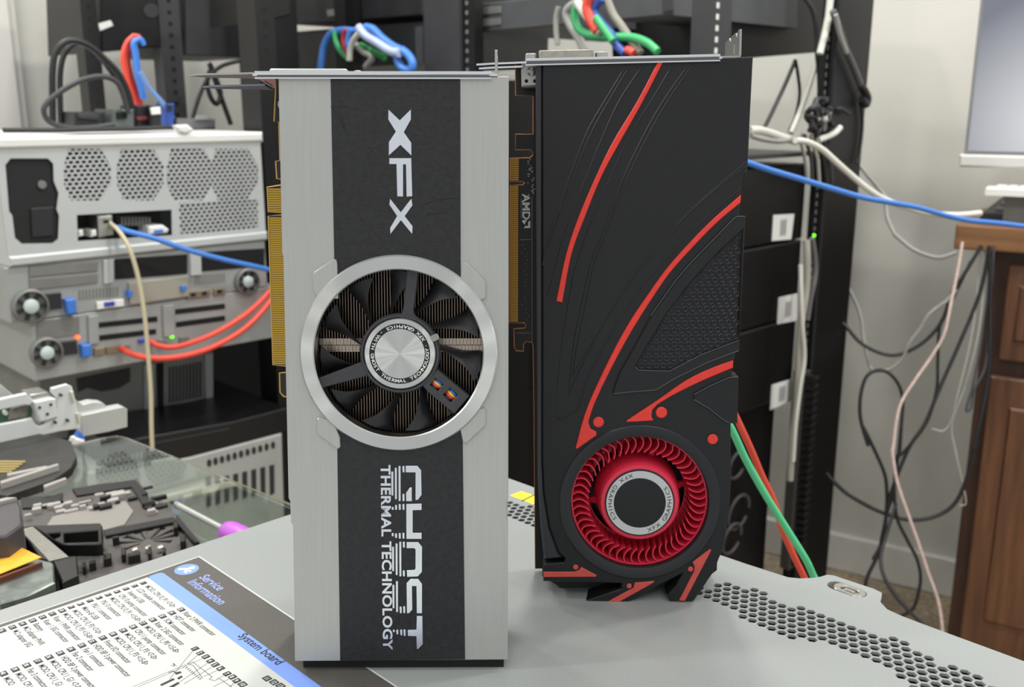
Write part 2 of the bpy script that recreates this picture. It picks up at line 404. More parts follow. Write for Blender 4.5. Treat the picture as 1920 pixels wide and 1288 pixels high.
# ================================================================ silver graphics card (front, left)
def card_frame(o, yaw, lean, roll):
    R = Matrix.Rotation(yaw, 3, 'Z') @ Matrix.Rotation(-lean, 3, 'X') @ Matrix.Rotation(roll, 3, 'Y')
    return Frame(o, R @ V((1, 0, 0)), R @ V((0, 0, 1)), R @ V((0, -1, 0)))
F1 = card_frame((-50.794, 402.547, 5.008), 0.007, 0.115, 0.001)
H = F1.hits
gc = thing('graphics_card', F1, 'silver graphics card with black centre strip and one round fan, standing in front', 'graphics card')
FCX, FCY = F1.hit(748, 663)
mm1 = 1 / 4.235
m = MB()
sil = H([(522, 147), (954, 143), (953, 935), (950, 940), (950, 972), (953, 978), (952, 1237), (553, 1240), (549, 985), (545, 980), (544, 940), (541, 934), (531, 480), (529, 474)])
m.prism(sil, -1.4, 0, holes=[circ(FCX, FCY, 39.5, 72)], ch=0.3)
m.box(-48.6, -47.4, 3, 258, -33, -1.4); m.box(47.6, 48.8, 3, 259, -33, -1.4)
m.build('shroud', M['alu'], gc, label='brushed silver shroud')
m = MB()
def arc_(p, q, up):
    """points of the fan opening between two panel corners"""
    a = math.acos(max(-1, min(1, (p - FCX) / 39.6))); b = math.acos(max(-1, min(1, (q - FCX) / 39.6))); sg = 1 if up else -1
    return [(FCX + 39.6 * math.cos(a + (b - a) * k / 24), FCY + sg * 39.6 * math.sin(a + (b - a) * k / 24)) for k in range(25)]
tL, tR, mL, mR, nL, nR, bR, bL = H([(620, 148), (863, 145), (628.5, 560), (864, 560), (631.5, 770), (867, 770), (872, 1236), (638, 1239)])
m.prism([tR, tL] + arc_(mL[0], mR[0], True), 0.0, 0.35, ch=0.12)
m.prism([bL, bR] + arc_(nR[0], nL[0], False), 0.0, 0.35, ch=0.12)
# scratches scored into the panel
pan = m.build('centre_panel', M['black_leather'], gc, label='black leather-grained strip')
m = MB()
def scr(pts):
    m = MB(); m.tube([(*F1.hit(x, y), 0.36) for x, y in pts], 0.11, 5); m.build('scratch', M['dark'], pan)
for pts in ([(624, 203), (636, 220), (645, 242)], [(640, 215), (643, 228), (647, 245)], [(620, 200), (650, 199)], [(783, 390), (812, 376), (862, 370)], [(800, 402), (838, 398)], [(690, 275), (702, 288)]):
    scr(pts)
# --- XFX lettering (reads downwards)
def Z5(p): return [(380 + x / 3.2, 60 + y / 3.2) for x, y in p]
def Z7(p): return [(520 + x / 2.874, 840 + y / 2.874) for x, y in p]
X1 = Z5([(1115, 465), (1183, 530), (1250, 465), (1250, 525), (1208, 602), (1252, 665), (1253, 742), (1187, 678), (1117, 742), (1118, 660), (1160, 600), (1114, 525)])
FF = Z5([(1120, 757), (1252, 757), (1258, 986), (1224, 988), (1220, 795), (1203, 795), (1203, 988), (1168, 986), (1163, 793), (1120, 793)])
X2 = Z5([(1125, 1000), (1190, 1082), (1253, 1000), (1259, 1040), (1213, 1105), (1260, 1165), (1258, 1213), (1190, 1130), (1127, 1213), (1125, 1175), (1167, 1105), (1120, 1035)])
m = MB()
for l in (X1, FF, X2): m.prism(H(l), 0.3, 0.55, ch=0.1)
m.build('logo_lettering', M['foil'], gc, label='silver letters of the maker, reading downwards')
# --- GHOST with its sliced left half
m = MB()
def zp(p): m.prism(H(Z7(p)), 0.3, 0.55, ch=0.08)
zp([(692, 94), (755, 94), (775, 118), (778, 250), (758, 278), (745, 278), (745, 130), (692, 130)]); zp([(725, 210), (725, 285), (695, 285), (694, 240), (716, 212)])
zp([(695, 300), (778, 298), (778, 332), (730, 334), (730, 455), (778, 455), (778, 488), (696, 488)])
zp([(697, 505), (760, 505), (780, 530), (780, 665), (758, 690), (700, 692), (698, 657), (740, 655), (745, 645), (745, 545), (738, 538), (697, 538)])
zp([(720, 703), (760, 703), (780, 730), (780, 888), (752, 888), (750, 742), (726, 742), (728, 868), (710, 888), (699, 888), (697, 725)])
zp([(752, 903), (782, 903), (784, 1055), (760, 1080), (752, 1080), (750, 1012), (704, 1010), (703, 978), (750, 977)])
for bars in (
    {680: [(95, 130), (245, 285)], 659: [(95, 285)], 639: [(105, 275)], 620: [(125, 255)]},
    {680: [(300, 332), (455, 487)], 660: [(300, 332), (456, 487)], 640: [(305, 332), (458, 483)], 622: [(316, 332), (456, 474)]},
    {682: [(503, 535), (657, 690)], 663: [(503, 690)], 643: [(512, 683)], 624: [(530, 662)]},
    {645: [(715, 882)], 626: [(735, 862)], 665: [(852, 888)], 684: [(850, 888)]},
    {686: [(975, 1011)], 668: [(976, 1007)], 647: [(977, 1002)], 628: [(977, 990)]}):
    for x, segs in bars.items():
        for a, b in segs: zp([(x - 5.5, a + 3), (x - 3, a), (x + 3, a), (x + 5.5, a + 3), (x + 6.2, b - 3), (x + 3.5, b), (x - 2.5, b), (x - 4.8, b - 3)])
m.build('model_lettering', M['foil'], gc, label='large sliced silver word, reading downwards')
m = MB()
ta = F1.hit(714.5, 871.5); tb = F1.hit(719, 1218); L = math.hypot(ta[0] - tb[0], ta[1] - tb[1]); dx, dy = (tb[0] - ta[0]) / L, (tb[1] - ta[1]) / L
tmp = MB(); text(tmp, 'THERMAL TECHNOLOGY', 6.0, lambda x, y: (x, y), 0, 0.17, 1.0, track=1.06)
wd = max(p.x for p in tmp.v)
text(m, 'THERMAL TECHNOLOGY', 6.0, lambda x, y: (ta[0] + dx * x - dy * y, ta[1] + dy * x + dx * y), 0.45, 0.17, L / wd, track=1.06)
m.build('tagline_lettering', M['foil'], gc, label='small bold silver words beside the sliced word')
# --- fan ring and its four corner tabs
m = MB(); ro, ri = 185 * mm1, 157.5 * mm1
m.lathe([(ri, -6), (ri, 1.6), (ri + 0.5, 2.1), (ro - 0.7, 2.1), (ro, 1.4), (ro, 0.1)], 0, 0, 128, closed=True)
o = m.build('fan_ring', M['ring'], gc, label='turned bright metal ring'); o.location = (FCX * S, FCY * S, 0)
for tb_ in ([(586, 515), (590, 509), (624, 486), (630, 487), (632, 494), (634, 560), (600, 560), (588, 547)],
            [(866, 497), (868, 492), (874, 492), (908, 524), (911, 530), (911, 557), (906, 562), (880, 560), (862, 540)],
            [(868, 828), (871, 832), (876, 830), (909, 799), (911, 794), (911, 770), (907, 765), (880, 770), (862, 800)],
            [(594, 786), (598, 783), (625, 790), (637, 820), (638, 838), (634, 842), (629, 840), (598, 816), (594, 810)]):
    m = MB(); m.prism(H(tb_, 1), 0.0, 1.1, ch=0.35); m.build('ring_tab', M['alu'], gc)
# --- fan: hub, blades, caps
fan = MB(); hx, hy = F1.hit(749, 664)
fan.lathe([(17.2, -13), (17.2, -3.0), (16.6, -2.2), (15.9, -2.0), (0.001, -2.0)], 0, 0, 72)
fo = fan.build('cooling_fan', M['black'], gc, label='black eleven-blade fan'); fo.location = (hx * S, hy * S, 0)
k_ = 1 / 13.0
eA = [(225, 2), (242, 0), (290, -6), (344, -11.5), (400, -17), (440, -22), (462, -24.5)]
eB = [(215, 10), (242, 6), (300, 1), (355, -2), (400, -2.6), (450, -2.5), (484, -3.5)]
def blade_mb():
    b = MB(); a_ = sp2(eA, 4); c_ = sp2(eB, 4); n = len(a_); vs = []; nw = 5
    for (r1, t1), (r2, t2) in zip(a_, c_):
        for q in range(nw):
            f = q / (nw - 1); r = (r1 + (r2 - r1) * f) * k_; t_ = math.radians(t1 + (t2 - t1) * f)
            w = -4.4 - 6.5 * f + 1.2 * math.sin(f * math.pi)
            vs.append((r * math.cos(t_), r * math.sin(t_), w))
    top = len(vs); vs += [(x, y, w - 0.9) for x, y, w in vs]; fs = []
    for i in range(n - 1):
        for q in range(nw - 1):
            a = i * nw + q; fs.append((a, a + nw, a + nw + 1, a + 1)); fs.append((top + a, top + a + 1, top + a + nw + 1, top + a + nw))
    for i in range(n - 1):
        for q in (0, nw - 1):
            a = i * nw + q; fs.append((a, a + nw, top + a + nw, top + a))
    for q in range(nw - 1):
        for i in (0, n - 1):
            a = i * nw + q; fs.append((a, a + 1, top + a + 1, top + a))
    return b.add(vs, fs)
b0_ = blade_mb().build('fan_blade', mat('blade_black', '232326', 0.42), fo, ang=50)
for i in range(11):
    b = b0_ if i == 0 else b0_.copy()
    if i: COL.objects.link(b); b.parent = fo
    b.rotation_euler = (0, 0, math.radians(133.5 + 360 / 11 * i))
m = MB(); m.lathe([(13.3, -1.9), (13.5, -1.1), (15.5, -1.0), (15.8, -1.3), (15.8, -2.0)], 0, 0, 96, closed=True); m.build('hub_ring', M['ring'], fo)
m = MB(); m.lathe([(11.0, -1.95), (11.0, -1.35), (13.35, -1.35), (13.35, -1.95)], 0, 0, 72, closed=True); m.build('lettered_band', M['gloss'], fo)
m = MB(); m.lathe([(11.1, -1.95), (11.1, -1.2), (0.001, -1.18)], 0, 0, 96); m.build('hub_cap', M['ring'], fo, label='bright turned metal centre disc')
m = MB()
def arc_text(mb, body, r, a0, a1, size, w, bold, cx=0, cy=0, flip=False):
    """letters round a circle from angle a0 to a1 (degrees); feet point outwards when flip"""
    n = len(body)
    for i, chx in enumerate(body):
        if chx == ' ': continue
        a = math.radians(a0 + (a1 - a0) * i / max(1, n - 1)); er = V((math.cos(a), math.sin(a))); et = V((-er.y, er.x))
        X, Y = (et, -er) if flip else (-et, er)
        c = er * r
        text(mb, chx, size, lambda x, y: (cx + c.x + X.x * x + Y.x * (y - size * 0.35), cy + c.y + X.y * x + Y.y * (y - size * 0.35)), w, bold, 1.25, 'CENTER')
arc_text(m, 'WITH GHOST THERMAL TECHNOLOGY', 12.2, 143, 368, 2.0, -1.25, 0.04, flip=True)
arc_text(m, '\u00b7 XFX GRAPHICS -', 12.2, 377, 490, 2.0, -1.25, 0.04, flip=True)
m.build('band_lettering', M['white'], fo)
# --- stator frame with three struts
m = MB()
m.lathe([(16.4, -3.2), (16.4, -1.5), (17.3, -1.5), (17.9, -2.4), (17.9, -5)], hx, hy, 72, closed=True)
def H1(p): return [F1.hit(480 + x / 3.066, 440 + y / 3.066, -2) for x, y in p]
m.prism(H1([(868, 205), (935, 205), (905, 440), (912, 462), (940, 490), (880, 500), (820, 485), (832, 462), (845, 430)]), -6, -1.8, ch=0.4)
m.prism(H1([(355, 815), (372, 822), (600, 735), (640, 740), (655, 800), (630, 815), (400, 875), (385, 885)]), -6, -1.8, ch=0.4)
m.prism(H1([(1040, 775), (1225, 930), (1140, 1030), (990, 905), (950, 860), (1000, 820)]), -6, -1.8, ch=0.4,
        holes=[H1([(1030, 825), (1078, 862), (1045, 900), (1000, 865)]), H1([(1115, 882), (1160, 922), (1120, 965), (1075, 922)])])
fr = m.build('fan_frame', mat('frame_black', '39393c', 0.55, grain=(600, 0.1)), gc, label='dark grey three-strut fan frame')
for (ax, ay), (bx, by), (cx_, cy_) in (((1030, 825), (1078, 862), (-31, 37)), ((1115, 882), (1160, 922), (-40, 40))):
    for i, c in enumerate(('2f63c9', 'e9bf3c', 'd8402f', '15151a')):
        f = (i + 0.5) / 4
        pts = [(*F1.hit(480 + (x + cx_ * f) / 3.066, 440 + (y + cy_ * f) / 3.066, -3), w) for x, y, w in ((ax - 12, ay - 10, -5.4), (ax + 14, ay + 11, -3.0), (bx - 14, by - 11, -3.0), (bx + 12, by + 10, -5.4))]
        mw = MB(); mw.tube(spline(pts, 4), 0.62, 8); mw.build('fan_wire', mat('wire_' + ('blue', 'yellow', 'red', 'black')[i], c, 0.4), fr)
m = MB(); m.prism(roundrect(-1.9, 1.9, -1.4, 1.4, 0.9), -1.0, -0.6)
st = m.build('clear_sticker', mat('clear_film', 'c9c9c4', 0.2, trans=0.6), fo); st.location = (15.6 * S, 7.3 * S, 0); st.rotation_euler = (0, 0, math.radians(25))
# --- heatsink fins
m = MB()
for i in range(-31, 32):
    u = FCX + i * 1.27; h = math.sqrt(max(0, 41.5 ** 2 - (i * 1.27) ** 2))
    if h < 3: continue
    m.box(u - 0.17, u + 0.17, FCY - h, FCY + h, -30, -13.5)
for r_, dv in ((0, 3.4), (1, 0.2)):
    for i in range(-24, 25):
        u = FCX + i * 1.6 + r_ * 0.8
        if abs(i * 1.6) > 38: continue
        m.box(u - 0.72, u + 0.72, FCY + 0.6 + dv - 1.6, FCY + 0.6 + dv + 1.3, -14, -12.6 + 0.2 * (i % 2), mi=1)
m.build('heatsink', [M['fin'], mat('fin_tab', 'b3a596', 0.35, 0.9)], gc, label='row of thin vertical metal fins')
# --- board, contacts and black body behind
PW = -37.0
def HW(p): return F1.hits(p, PW)
pcb = HW([(519, 150), (515, 228), (524, 229), (526, 301), (518, 303), (520, 335), (528, 336), (529, 347), (502, 351), (504, 397), (530, 398), (530, 403), (504, 405), (513, 684), (541, 686), (543, 697), (525, 699), (526, 735), (533, 743), (547, 744), (556, 1165), (925, 1165), (927, 190), (927, 150)])
m = MB(); m.prism(pcb, PW - 0.8, PW + 0.8, mi=0)
pb = m.build('circuit_board', [mat('board_black', '17150f', 0.4)], gc, label='black circuit board')
m = MB(); m.tube([(p[0], p[1], PW + 0.7) for p in pcb[:21]], 0.42, 6); m.build('board_edge', mat('gilt_edge', 'c9a25a', 0.4, 0.5), pb)
m = MB()
for (xa, ya, xb, yb) in ((503.5, 353, 504.5, 396), (506, 407, 514, 683)):
    n = int((yb - ya) / 4.1)
    for i in range(n):
        f = (i + 0.5) / n; y = ya + (yb - ya) * f; x = xa + (xb - xa) * f
        a = F1.hit(x, y, PW); m.box(a[0], a[0] + 6.4, a[1] - 0.41, a[1] + 0.41, PW + 0.8, PW + 0.98)
m.build('edge_connector', M['gold'], pb, label='gold edge contacts')
m = MB()
m.box(-46.5, 46.5, 3, 256, -36.1, -30.5)
m.hexa([(-46, -4.72, -3), (47, -4.72, -3), (47, 0.6, -3), (-46, 0.6, -3)], [(-46, -0.75, -37), (47, -0.75, -37), (47, 0.6, -37), (-46, 0.6, -37)])
m.box(-47.3, 47.5, 0.6, 8, -30.5, -1.5)
m.build('cooler_body', M['dark'], gc)
m = MB(); c = F1.hit(526, 180, -30); m.lathe([(0.001, -26), (2.0, -26.5), (2.5, -28), (2.5, -36)], c[0] + 1.5, c[1] - 4, 20); m.build('capacitor', mat('pale_cap', 'b9b5ae', 0.4), gc)
m = MB(); m.box(c[0] + 0.2, c[0] + 3, c[1] - 8, c[1] + 0, -36, -33); m.build('power_socket', mat('maroon_plastic', '7d1f33', 0.5), gc)
# --- slot bracket across the top
bt = 262.4
m = MB()
m.box(-60, 44.6, bt, bt + 1.0, -38, 0.6); m.box(-59, 42, bt + 0.4, bt + 1.9, 0.2, 1.3, ch=0.2); m.box(-59, 42, bt - 1.3, bt - 0.7, -1, 1.2)
bk = m.build('slot_bracket', M['chrome'], gc, label='bright steel slot bracket')
m = MB(); m.box(-58, 41, bt - 0.7, bt + 0.4, 0.3, 0.9); m.build('bracket_reflection', mat('dark_reflection', '6b6a68', 0.4, 0.8), bk)  # darker strip paints in the dark line reflected by the chrome lip
m = MB(); m.prism([(-60, -1.0), (-66, -2.5), (-84, -5), (-90, -8), (-84, -12), (-66, -14), (-60, -16)], bt + 1.0, bt + 1.8, xf=lambda u, v, w: (u, w, v))
m.build('bracket_tongue', M['steel'], bk)
m = MB(); m.prism([(-60, -21), (-66, -22), (-84, -25), (-90, -28), (-84, -32), (-66, -34), (-60, -36)], bt - 1.2, bt - 0.4, xf=lambda u, v, w: (u, w, v))
m.build('bracket_tongue', mat('tongue_steel', '777a86', 0.4, 0.6), bk)
m = MB(); m.prism([(-37, bt + 0.5), (-2, bt + 0.5), (-2, bt + 11), (-6, bt + 12), (-12, bt + 9.5), (-18, bt + 9.5), (-22, bt + 12), (-37, bt + 12)], 43.4, 44.5, xf=lambda u, v, w: (w, v, u))
m.build('bracket_flange', M['steel'], bk)
def port(b, u0, u1, w0, w1, h, name, mt, v0):
    q = MB(); q.prism(roundrect(u0, u1, w0, w1, 1.6), v0, v0 + h, xf=lambda u, v, w: (u, w, v), ch=0.5); return q.build(name, mt, b)
port(bk, -55, -21, -17, -8, 3.4, 'display_port', mat('port_shell', 'd2d2cc', 0.35, 0.6), bt + 1); 
q = MB(); q.lathe([(2.2, bt + 1), (2.2, bt + 3.6), (1.2, bt + 4.2), (0.001, bt + 4.2)], -17, -12, 6, xf=lambda u, v, w: (u, w, v)); q.build('standoff_nut', M['steel'], bk)
# ================================================================ black and red graphics card (behind, right)
F2 = card_frame((68.6, 466.7, 0.15), -0.03, 0.055, -0.021)
G = F2.hits
gd = thing('graphics_card', F2, 'tall black graphics card with red stripes and red blower fan, standing behind right', 'graphics card')
def Q8(p): return [(880 + x / 2.927, 20 + y / 2.927) for x, y in p]
def Q1(p): return [(940 + x / 3.066, 380 + y / 3.066) for x, y in p]
def Q2(p): return [(980 + x / 3.141, 740 + y / 3.141) for x, y in p]
BX, BY = F2.hit(1199.5, 943); RB = 35.4
bl_hole = circ(BX, BY, RB, 96)
face = G([(1018, 119), (1412, 106), (1407, 205), (1403, 293), (1401, 325), (1391, 331), (1389, 362), (1386, 400), (1385, 640), (1379, 662), (1374, 690), (1372, 705), (1370, 793), (1371, 899), (1367, 963), (1357, 1027), (1337, 1074), (1301, 1127), (1256, 1127), (1251, 1117), (1268, 1097), (1280, 1075), (1231, 1100), (1203, 1116), (1174, 1131), (1102, 1132), (1098, 1127), (1165, 1104), (1166, 1094), (1098, 1092), (1019, 1090), (1018, 1058), (1058, 1055), (1060, 1047), (1048, 1036), (1031, 988), (1021, 925), (1018, 861)])
m = MB(); m.prism(face, -13, 0, holes=[bl_hole], ch=0.5)
sh = m.build('shroud', M['satin'], gd, label='satin black moulded shroud')
m = MB()
bodyo = G([(1006, 119), (1408, 108), (1398, 300), (1384, 400), (1367, 800), (1353, 1030), (1351, 1085), (1310, 1116), (1052, 1118), (1017, 1097)], -2)
m.prism(bodyo, -36, -12.9, holes=[bl_hole])
m.prism(bodyo, -37.5, -36)
m.build('cooler_body', M['black'], gd)
m = MB()
rail = G([(1004, 119), (1018, 119), (1018, 861), (1021, 925), (1031, 988), (1048, 1036), (1058, 1046), (1020, 1050), (1013, 985), (1008, 900)], -1.2)
m.prism(rail, -14, -1.0, ch=1.0); m.build('side_rail', mat('rail_black', '2a2a2d', 0.35), gd, label='rounded black side rail')
# --- raised moulded bands: the double lines of the shroud
def Pg(p, w=0.0): return [F2.hit(x, y, w) for x, y in p]
def ridge(mb, pts, r=0.42, n=5): mb.tube([(x, y, 0.02) for x, y in sp2(Pg(pts), n)], r, 6)
L1a = [(1177, 118), (1139, 181), (1102, 245), (1071, 324), (1051, 382), (1030, 445), (1018, 497)]
L1b = [(1184, 118), (1146, 181), (1107, 252), (1079, 321), (1058, 382), (1038, 434), (1022, 482)]
L2 = [(1208, 118), (1160, 191), (1126, 266), (1100, 330), (1085, 368), (1066, 420), (1052, 462), (1038, 517), (1028, 556)]
L3 = [(1264, 117), (1222, 187), (1181, 252), (1150, 317), (1116, 399), (1100, 440), (1077, 510), (1064, 582), (1052, 664), (1045, 739), (1045, 783), (1051, 788), (1083, 768), (1103, 706), (1132, 650), (1168, 588), (1205, 533), (1253, 481), (1290, 440), (1340, 393), (1390, 352)]
L4 = [(1295, 117), (1262, 162), (1224, 222), (1177, 314), (1146, 392), (1126, 450), (1110, 488), (1093, 563), (1077, 641), (1069, 722), (1068, 745), (1075, 722), (1103, 664), (1136, 602), (1188, 520), (1234, 465), (1282, 409), (1341, 356), (1401, 309)]
L4b = [(1302, 117), (1269, 163), (1231, 224), (1184, 316), (1153, 393), (1132, 452), (1116, 490), (1100, 565), (1084, 640), (1076, 690), (1075, 708), (1082, 690), (1110, 644), (1142, 592), (1193, 512), (1239, 458), (1287, 402), (1342, 352), (1400, 303)]
L6 = [(1397, 406), (1382, 406), (1377, 409), (1325, 462), (1295, 493), (1266, 527), (1220, 592), (1188, 651), (1162, 696), (1149, 732), (1151, 738), (1190, 734), (1230, 731), (1266, 709), (1325, 680), (1385, 657)]
L7 = [(1300, 738), (1335, 721), (1367, 708), (1384, 706)]
L8 = [(1300, 738), (1300, 748), (1331, 765), (1352, 783), (1367, 793), (1382, 793)]
m = MB()
for l in (L1a, L1b, L2): ridge(m, l)
m.tube([(x, y, 0.02) for x, y in Pg(L3)], 0.4, 6); ridge(m, L4[:11]); ridge(m, L4[10:]); ridge(m, L4b[:11], 0.35); ridge(m, L4b[10:], 0.35)
m.build('moulded_line', mat('ridge_black', '1c1c1e', 0.45), sh)
# raised band carrying the mesh pocket, and the corner wing
mesh_p = [(1392, 428), (1345, 474), (1299, 524), (1253, 582), (1211, 651), (1191, 687), (1198, 693), (1255, 695), (1315, 664), (1387, 636)]
m = MB(); m.prism(Pg(L6), -0.5, 1.3, holes=[Pg([(1391.5, 431)] + mesh_p[1:-1] + [(1383, 639)])], ch=0.55)
m.build('pocket_rim', M['satin'], sh)
m = MB(); m.prism(Pg([(1384, 706), (1367, 708), (1335, 722), (1300, 740), (1300, 749), (1331, 765), (1352, 782), (1367, 793), (1382, 793)]), -12, 1.2, ch=0.5); m.build('corner_wing', M['satin'], sh)
m = MB(); mp = Pg(mesh_p); hexes = []
p0 = F2.hit(1203, 686); du = F2.hit(1216.4, 686)[0] - p0[0]; dv = 13.1 / 3.62
for j in range(0, 24):
    for i in range(-2, 18):
        c = (p0[0] + (i + (0.5 if j % 2 else 0)) * du, p0[1] + j * dv * 0.985)
        if inside((c[0] - 1.2, c[1]), mp) and inside((c[0] + 1.1, c[1]), mp) and inside((c[0], c[1] + 1.4), mp): hexes.append(c)
for c in hexes:
    o_ = circ(c[0], c[1], 1.8, 6, a0=math.pi / 6); i_ = circ(c[0], c[1], 0.95, 6, a0=math.pi / 6)
    m.prism(o_, 0.0, 0.6, holes=[i_], ch=0.36)
m.build('hex_mesh', mat('mesh_black', '36363a', 0.24), sh, label='honeycomb relief panel')
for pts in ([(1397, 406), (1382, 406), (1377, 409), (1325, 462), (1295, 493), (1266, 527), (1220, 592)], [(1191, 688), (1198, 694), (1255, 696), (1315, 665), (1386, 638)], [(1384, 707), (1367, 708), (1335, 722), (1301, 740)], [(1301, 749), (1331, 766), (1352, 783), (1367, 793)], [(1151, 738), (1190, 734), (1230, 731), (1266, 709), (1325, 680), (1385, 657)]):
    m = MB(); m.tube([(x, y, 1.1) for x, y in Pg(pts, 1.1)], 0.3, 6); m.build('edge_highlight', mat('highlight_grey', '505054', 0.25), sh)  # lighter grey beads stand in for light caught on the worn edges
# --- red inlays
def inlay(name, pts, smooth=False, par=None, w1=0.75):
    q = MB(); q.prism(Pg(pts), -0.3, w1, ch=0.3); return q.build(name, M['red'], par or sh)
def band_(left, right, n=5): return sp2(left, n) + sp2(right, n)[::-1]
inlay('red_stripe', band_([(1233, 117), (1194, 191), (1150, 264), (1119, 327), (1085, 406), (1061, 478), (1043, 564)], [(1243, 116.5), (1203, 194), (1159, 272), (1128, 330), (1096, 408), (1071, 478), (1054, 567)]))
inlay('red_stripe', band_([(1389, 365), (1331, 416), (1286, 462), (1247, 507), (1214, 553), (1181, 602), (1152, 654), (1123, 713), (1103, 758), (1079, 841)], [(1388, 380), (1344, 416), (1296, 466), (1256, 511), (1224, 557), (1194, 604), (1165, 654), (1136, 710), (1113, 760), (1103, 791)]) [:-1] + [(1103, 791)] if False else
      sp2([(1389, 365), (1331, 416), (1286, 462), (1247, 507), (1214, 553), (1181, 602), (1152, 654), (1123, 713), (1103, 758), (1090, 797), (1079, 840)]) + [(1082, 841), (1118, 816), (1118, 809), (1107, 803)] + sp2([(1103, 791), (1113, 760), (1136, 710), (1165, 654), (1194, 604), (1224, 557), (1256, 511), (1296, 466), (1344, 417), (1388, 380)]))
inlay('red_stripe', sp2([(1374, 675), (1331, 691), (1286, 713), (1234, 749), (1175, 788)]) + [(1175, 791), (1225, 788), (1221, 780), (1223, 768)] + sp2([(1232, 758), (1266, 738), (1315, 714), (1374, 689)]))
for (x, y, r) in ((1122, 791, 2.75), (1240, 773, 2.9), (1336, 823, 2.65)):
    c = F2.hit(x, y); q = MB(); q.lathe([(r, -0.2), (r, 0.55), (r - 0.35, 0.85), (0.001, 0.9)], c[0], c[1], 28); q.build('red_dot', M['red'], sh)
    q = MB(); q.lathe([(r + 0.25, -0.2), (r + 0.25, 0.25), (r + 0.7, 0.25), (r + 0.7, -0.2)], c[0], c[1], 28, closed=True); q.build('dot_rim', M['gloss'], sh)
M['red_dim'] = mat('faded_red_inlay', 'cf5148', 0.45, grain=(200, 0.1))
def inl2(pts):
    q = MB(); q.prism(Pg(Q2(pts)), -0.3, 0.5, ch=0.25); q.build('red_inlay', M['red_dim'], sh)
inl2([(122, 1042), (285, 1042), (312, 1040), (335, 1028), (345, 1014), (436, 1062), (430, 1071), (122, 1073)])
inl2([(775, 1096), (660, 1106), (652, 1136), (630, 1148), (485, 1226), (500, 1230), (548, 1230), (770, 1106)])
inl2([(1105, 906), (1000, 985), (1012, 1010), (1008, 1040), (920, 1211), (955, 1213), (1110, 916)])
for x, y in ((312, 1014), (627, 1125), (988, 1026)):
    c = F2.hit(980 + x / 3.141, 740 + y / 3.141); q = MB(); q.lathe([(1.35, -0.2), (1.35, 0.4), (1.1, 0.6), (0.001, 0.6)], c[0], c[1], 20); q.build('red_dot', M['red_dim'], sh)
# --- blower: rim, impeller, hub
m = MB(); m.lathe([(RB, -2), (RB + 0.2, 0.5), (RB + 0.9, 0.9), (41.0, 0.9), (41.6, 0.3), (41.6, -0.4)], BX, BY, 128, closed=True)
m.build('blower_rim', mat('rim_black', '1d1d20', 0.38), sh)
fan2 = MB()
fan2.lathe([(22.6, -20), (21.9, -12), (20.9, -5), (20.8, -2.4), (19.8, -0.9), (18, -0.6), (0.001, -0.6)], 0, 0, 96)
fan2.lathe([(25.6, -20), (25.6, -19.2), (RB - 1, -19.2), (RB - 1, -20)], 0, 0, 96, closed=True)
for k in range(6):
    a = math.radians(60 * k + 70); c_, s_ = math.cos(a), math.sin(a)
    fan2.hexa([(21.5 * c_ - 1.6 * s_ * e, 21.5 * s_ + 1.6 * c_ * e, w) for e, w in ((-1, -19.5), (1, -19.5), (1, -15), (-1, -15))], [(26.5 * c_ - 1.2 * s_ * e, 26.5 * s_ + 1.2 * c_ * e, w) for e, w in ((-1, -19.8), (1, -19.8), (1, -18.4), (-1, -18.4))])
f2 = fan2.build('blower_fan', M['fanred'], gd, label='red blower impeller'); f2.location = (BX * S, BY * S, 0)
m = MB(); m.lathe([(RB - 1.0, -20), (RB - 1.0, -3.6), (RB - 0.2, -3.6), (RB - 0.2, -20)], 0, 0, 96, closed=True); 
m.lathe([(RB - 0.9, -3.2), (RB - 0.2, -3.2), (RB - 0.2, -4.4), (RB - 0.9, -4.4)], 0, 0, 96, closed=True); m.build('impeller_band', M['fanred'], f2)
def vane():
    b = MB(); pts = [(26.2, 0.0), (28.2, -3.8), (30.5, -5.6), (32.6, -5.2), (34.4, -3.0)]
    c = [(r * math.cos(math.radians(a)), r * math.sin(math.radians(a))) for r, a in sp2(pts, 4)]
    L_ = [(x, y) for x, y in c]; out = []
    for i, (x, y) in enumerate(L_):
        a = L_[max(0, i - 1)]; d = L_[min(len(L_) - 1, i + 1)]; t_ = V((d[0] - a[0], d[1] - a[1])).normalized(); out.append((x - t_.y * 0.28, y + t_.x * 0.28))
    inn = [(2 * x - a, 2 * y - b_) for (x, y), (a, b_) in zip(L_, out)]
    b.prism(out + inn[::-1], -19.4, -3.0); return b
v0_ = vane().build('impeller_blade', M['fanred'], f2)
NB = 51
for i in range(NB):
    b = v0_ if i == 0 else v0_.copy()
    if i: COL.objects.link(b); b.parent = f2
    b.rotation_euler = (0, 0, 2 * math.pi * i / NB)
m = MB(); m.lathe([(18.0, -0.7), (17.9, 0.0), (0.001, 0.0)], 0, 0, 72); hb = m.build('hub_disc', M['gloss'], f2, label='black hub sticker with grey ring')
m = MB(); m.lathe([(13.4, -0.1), (13.4, 0.12), (17.2, 0.12), (17.2, -0.1)], 0, 0, 72, closed=True); m.build('hub_ring', mat('pale_grey_print', 'c3c5c4', 0.5), f2)
m = MB()
arc_text(m, 'XFX GRAPHICS', 15.3, 108, 212, 2.9, 0.2, 0.0, flip=True)
arc_text(m, 'XFX GRAPHICS', 15.3, 290, 390, 2.9, 0.2, 0.0, flip=True)
m.build('hub_lettering', M['dark'], f2)
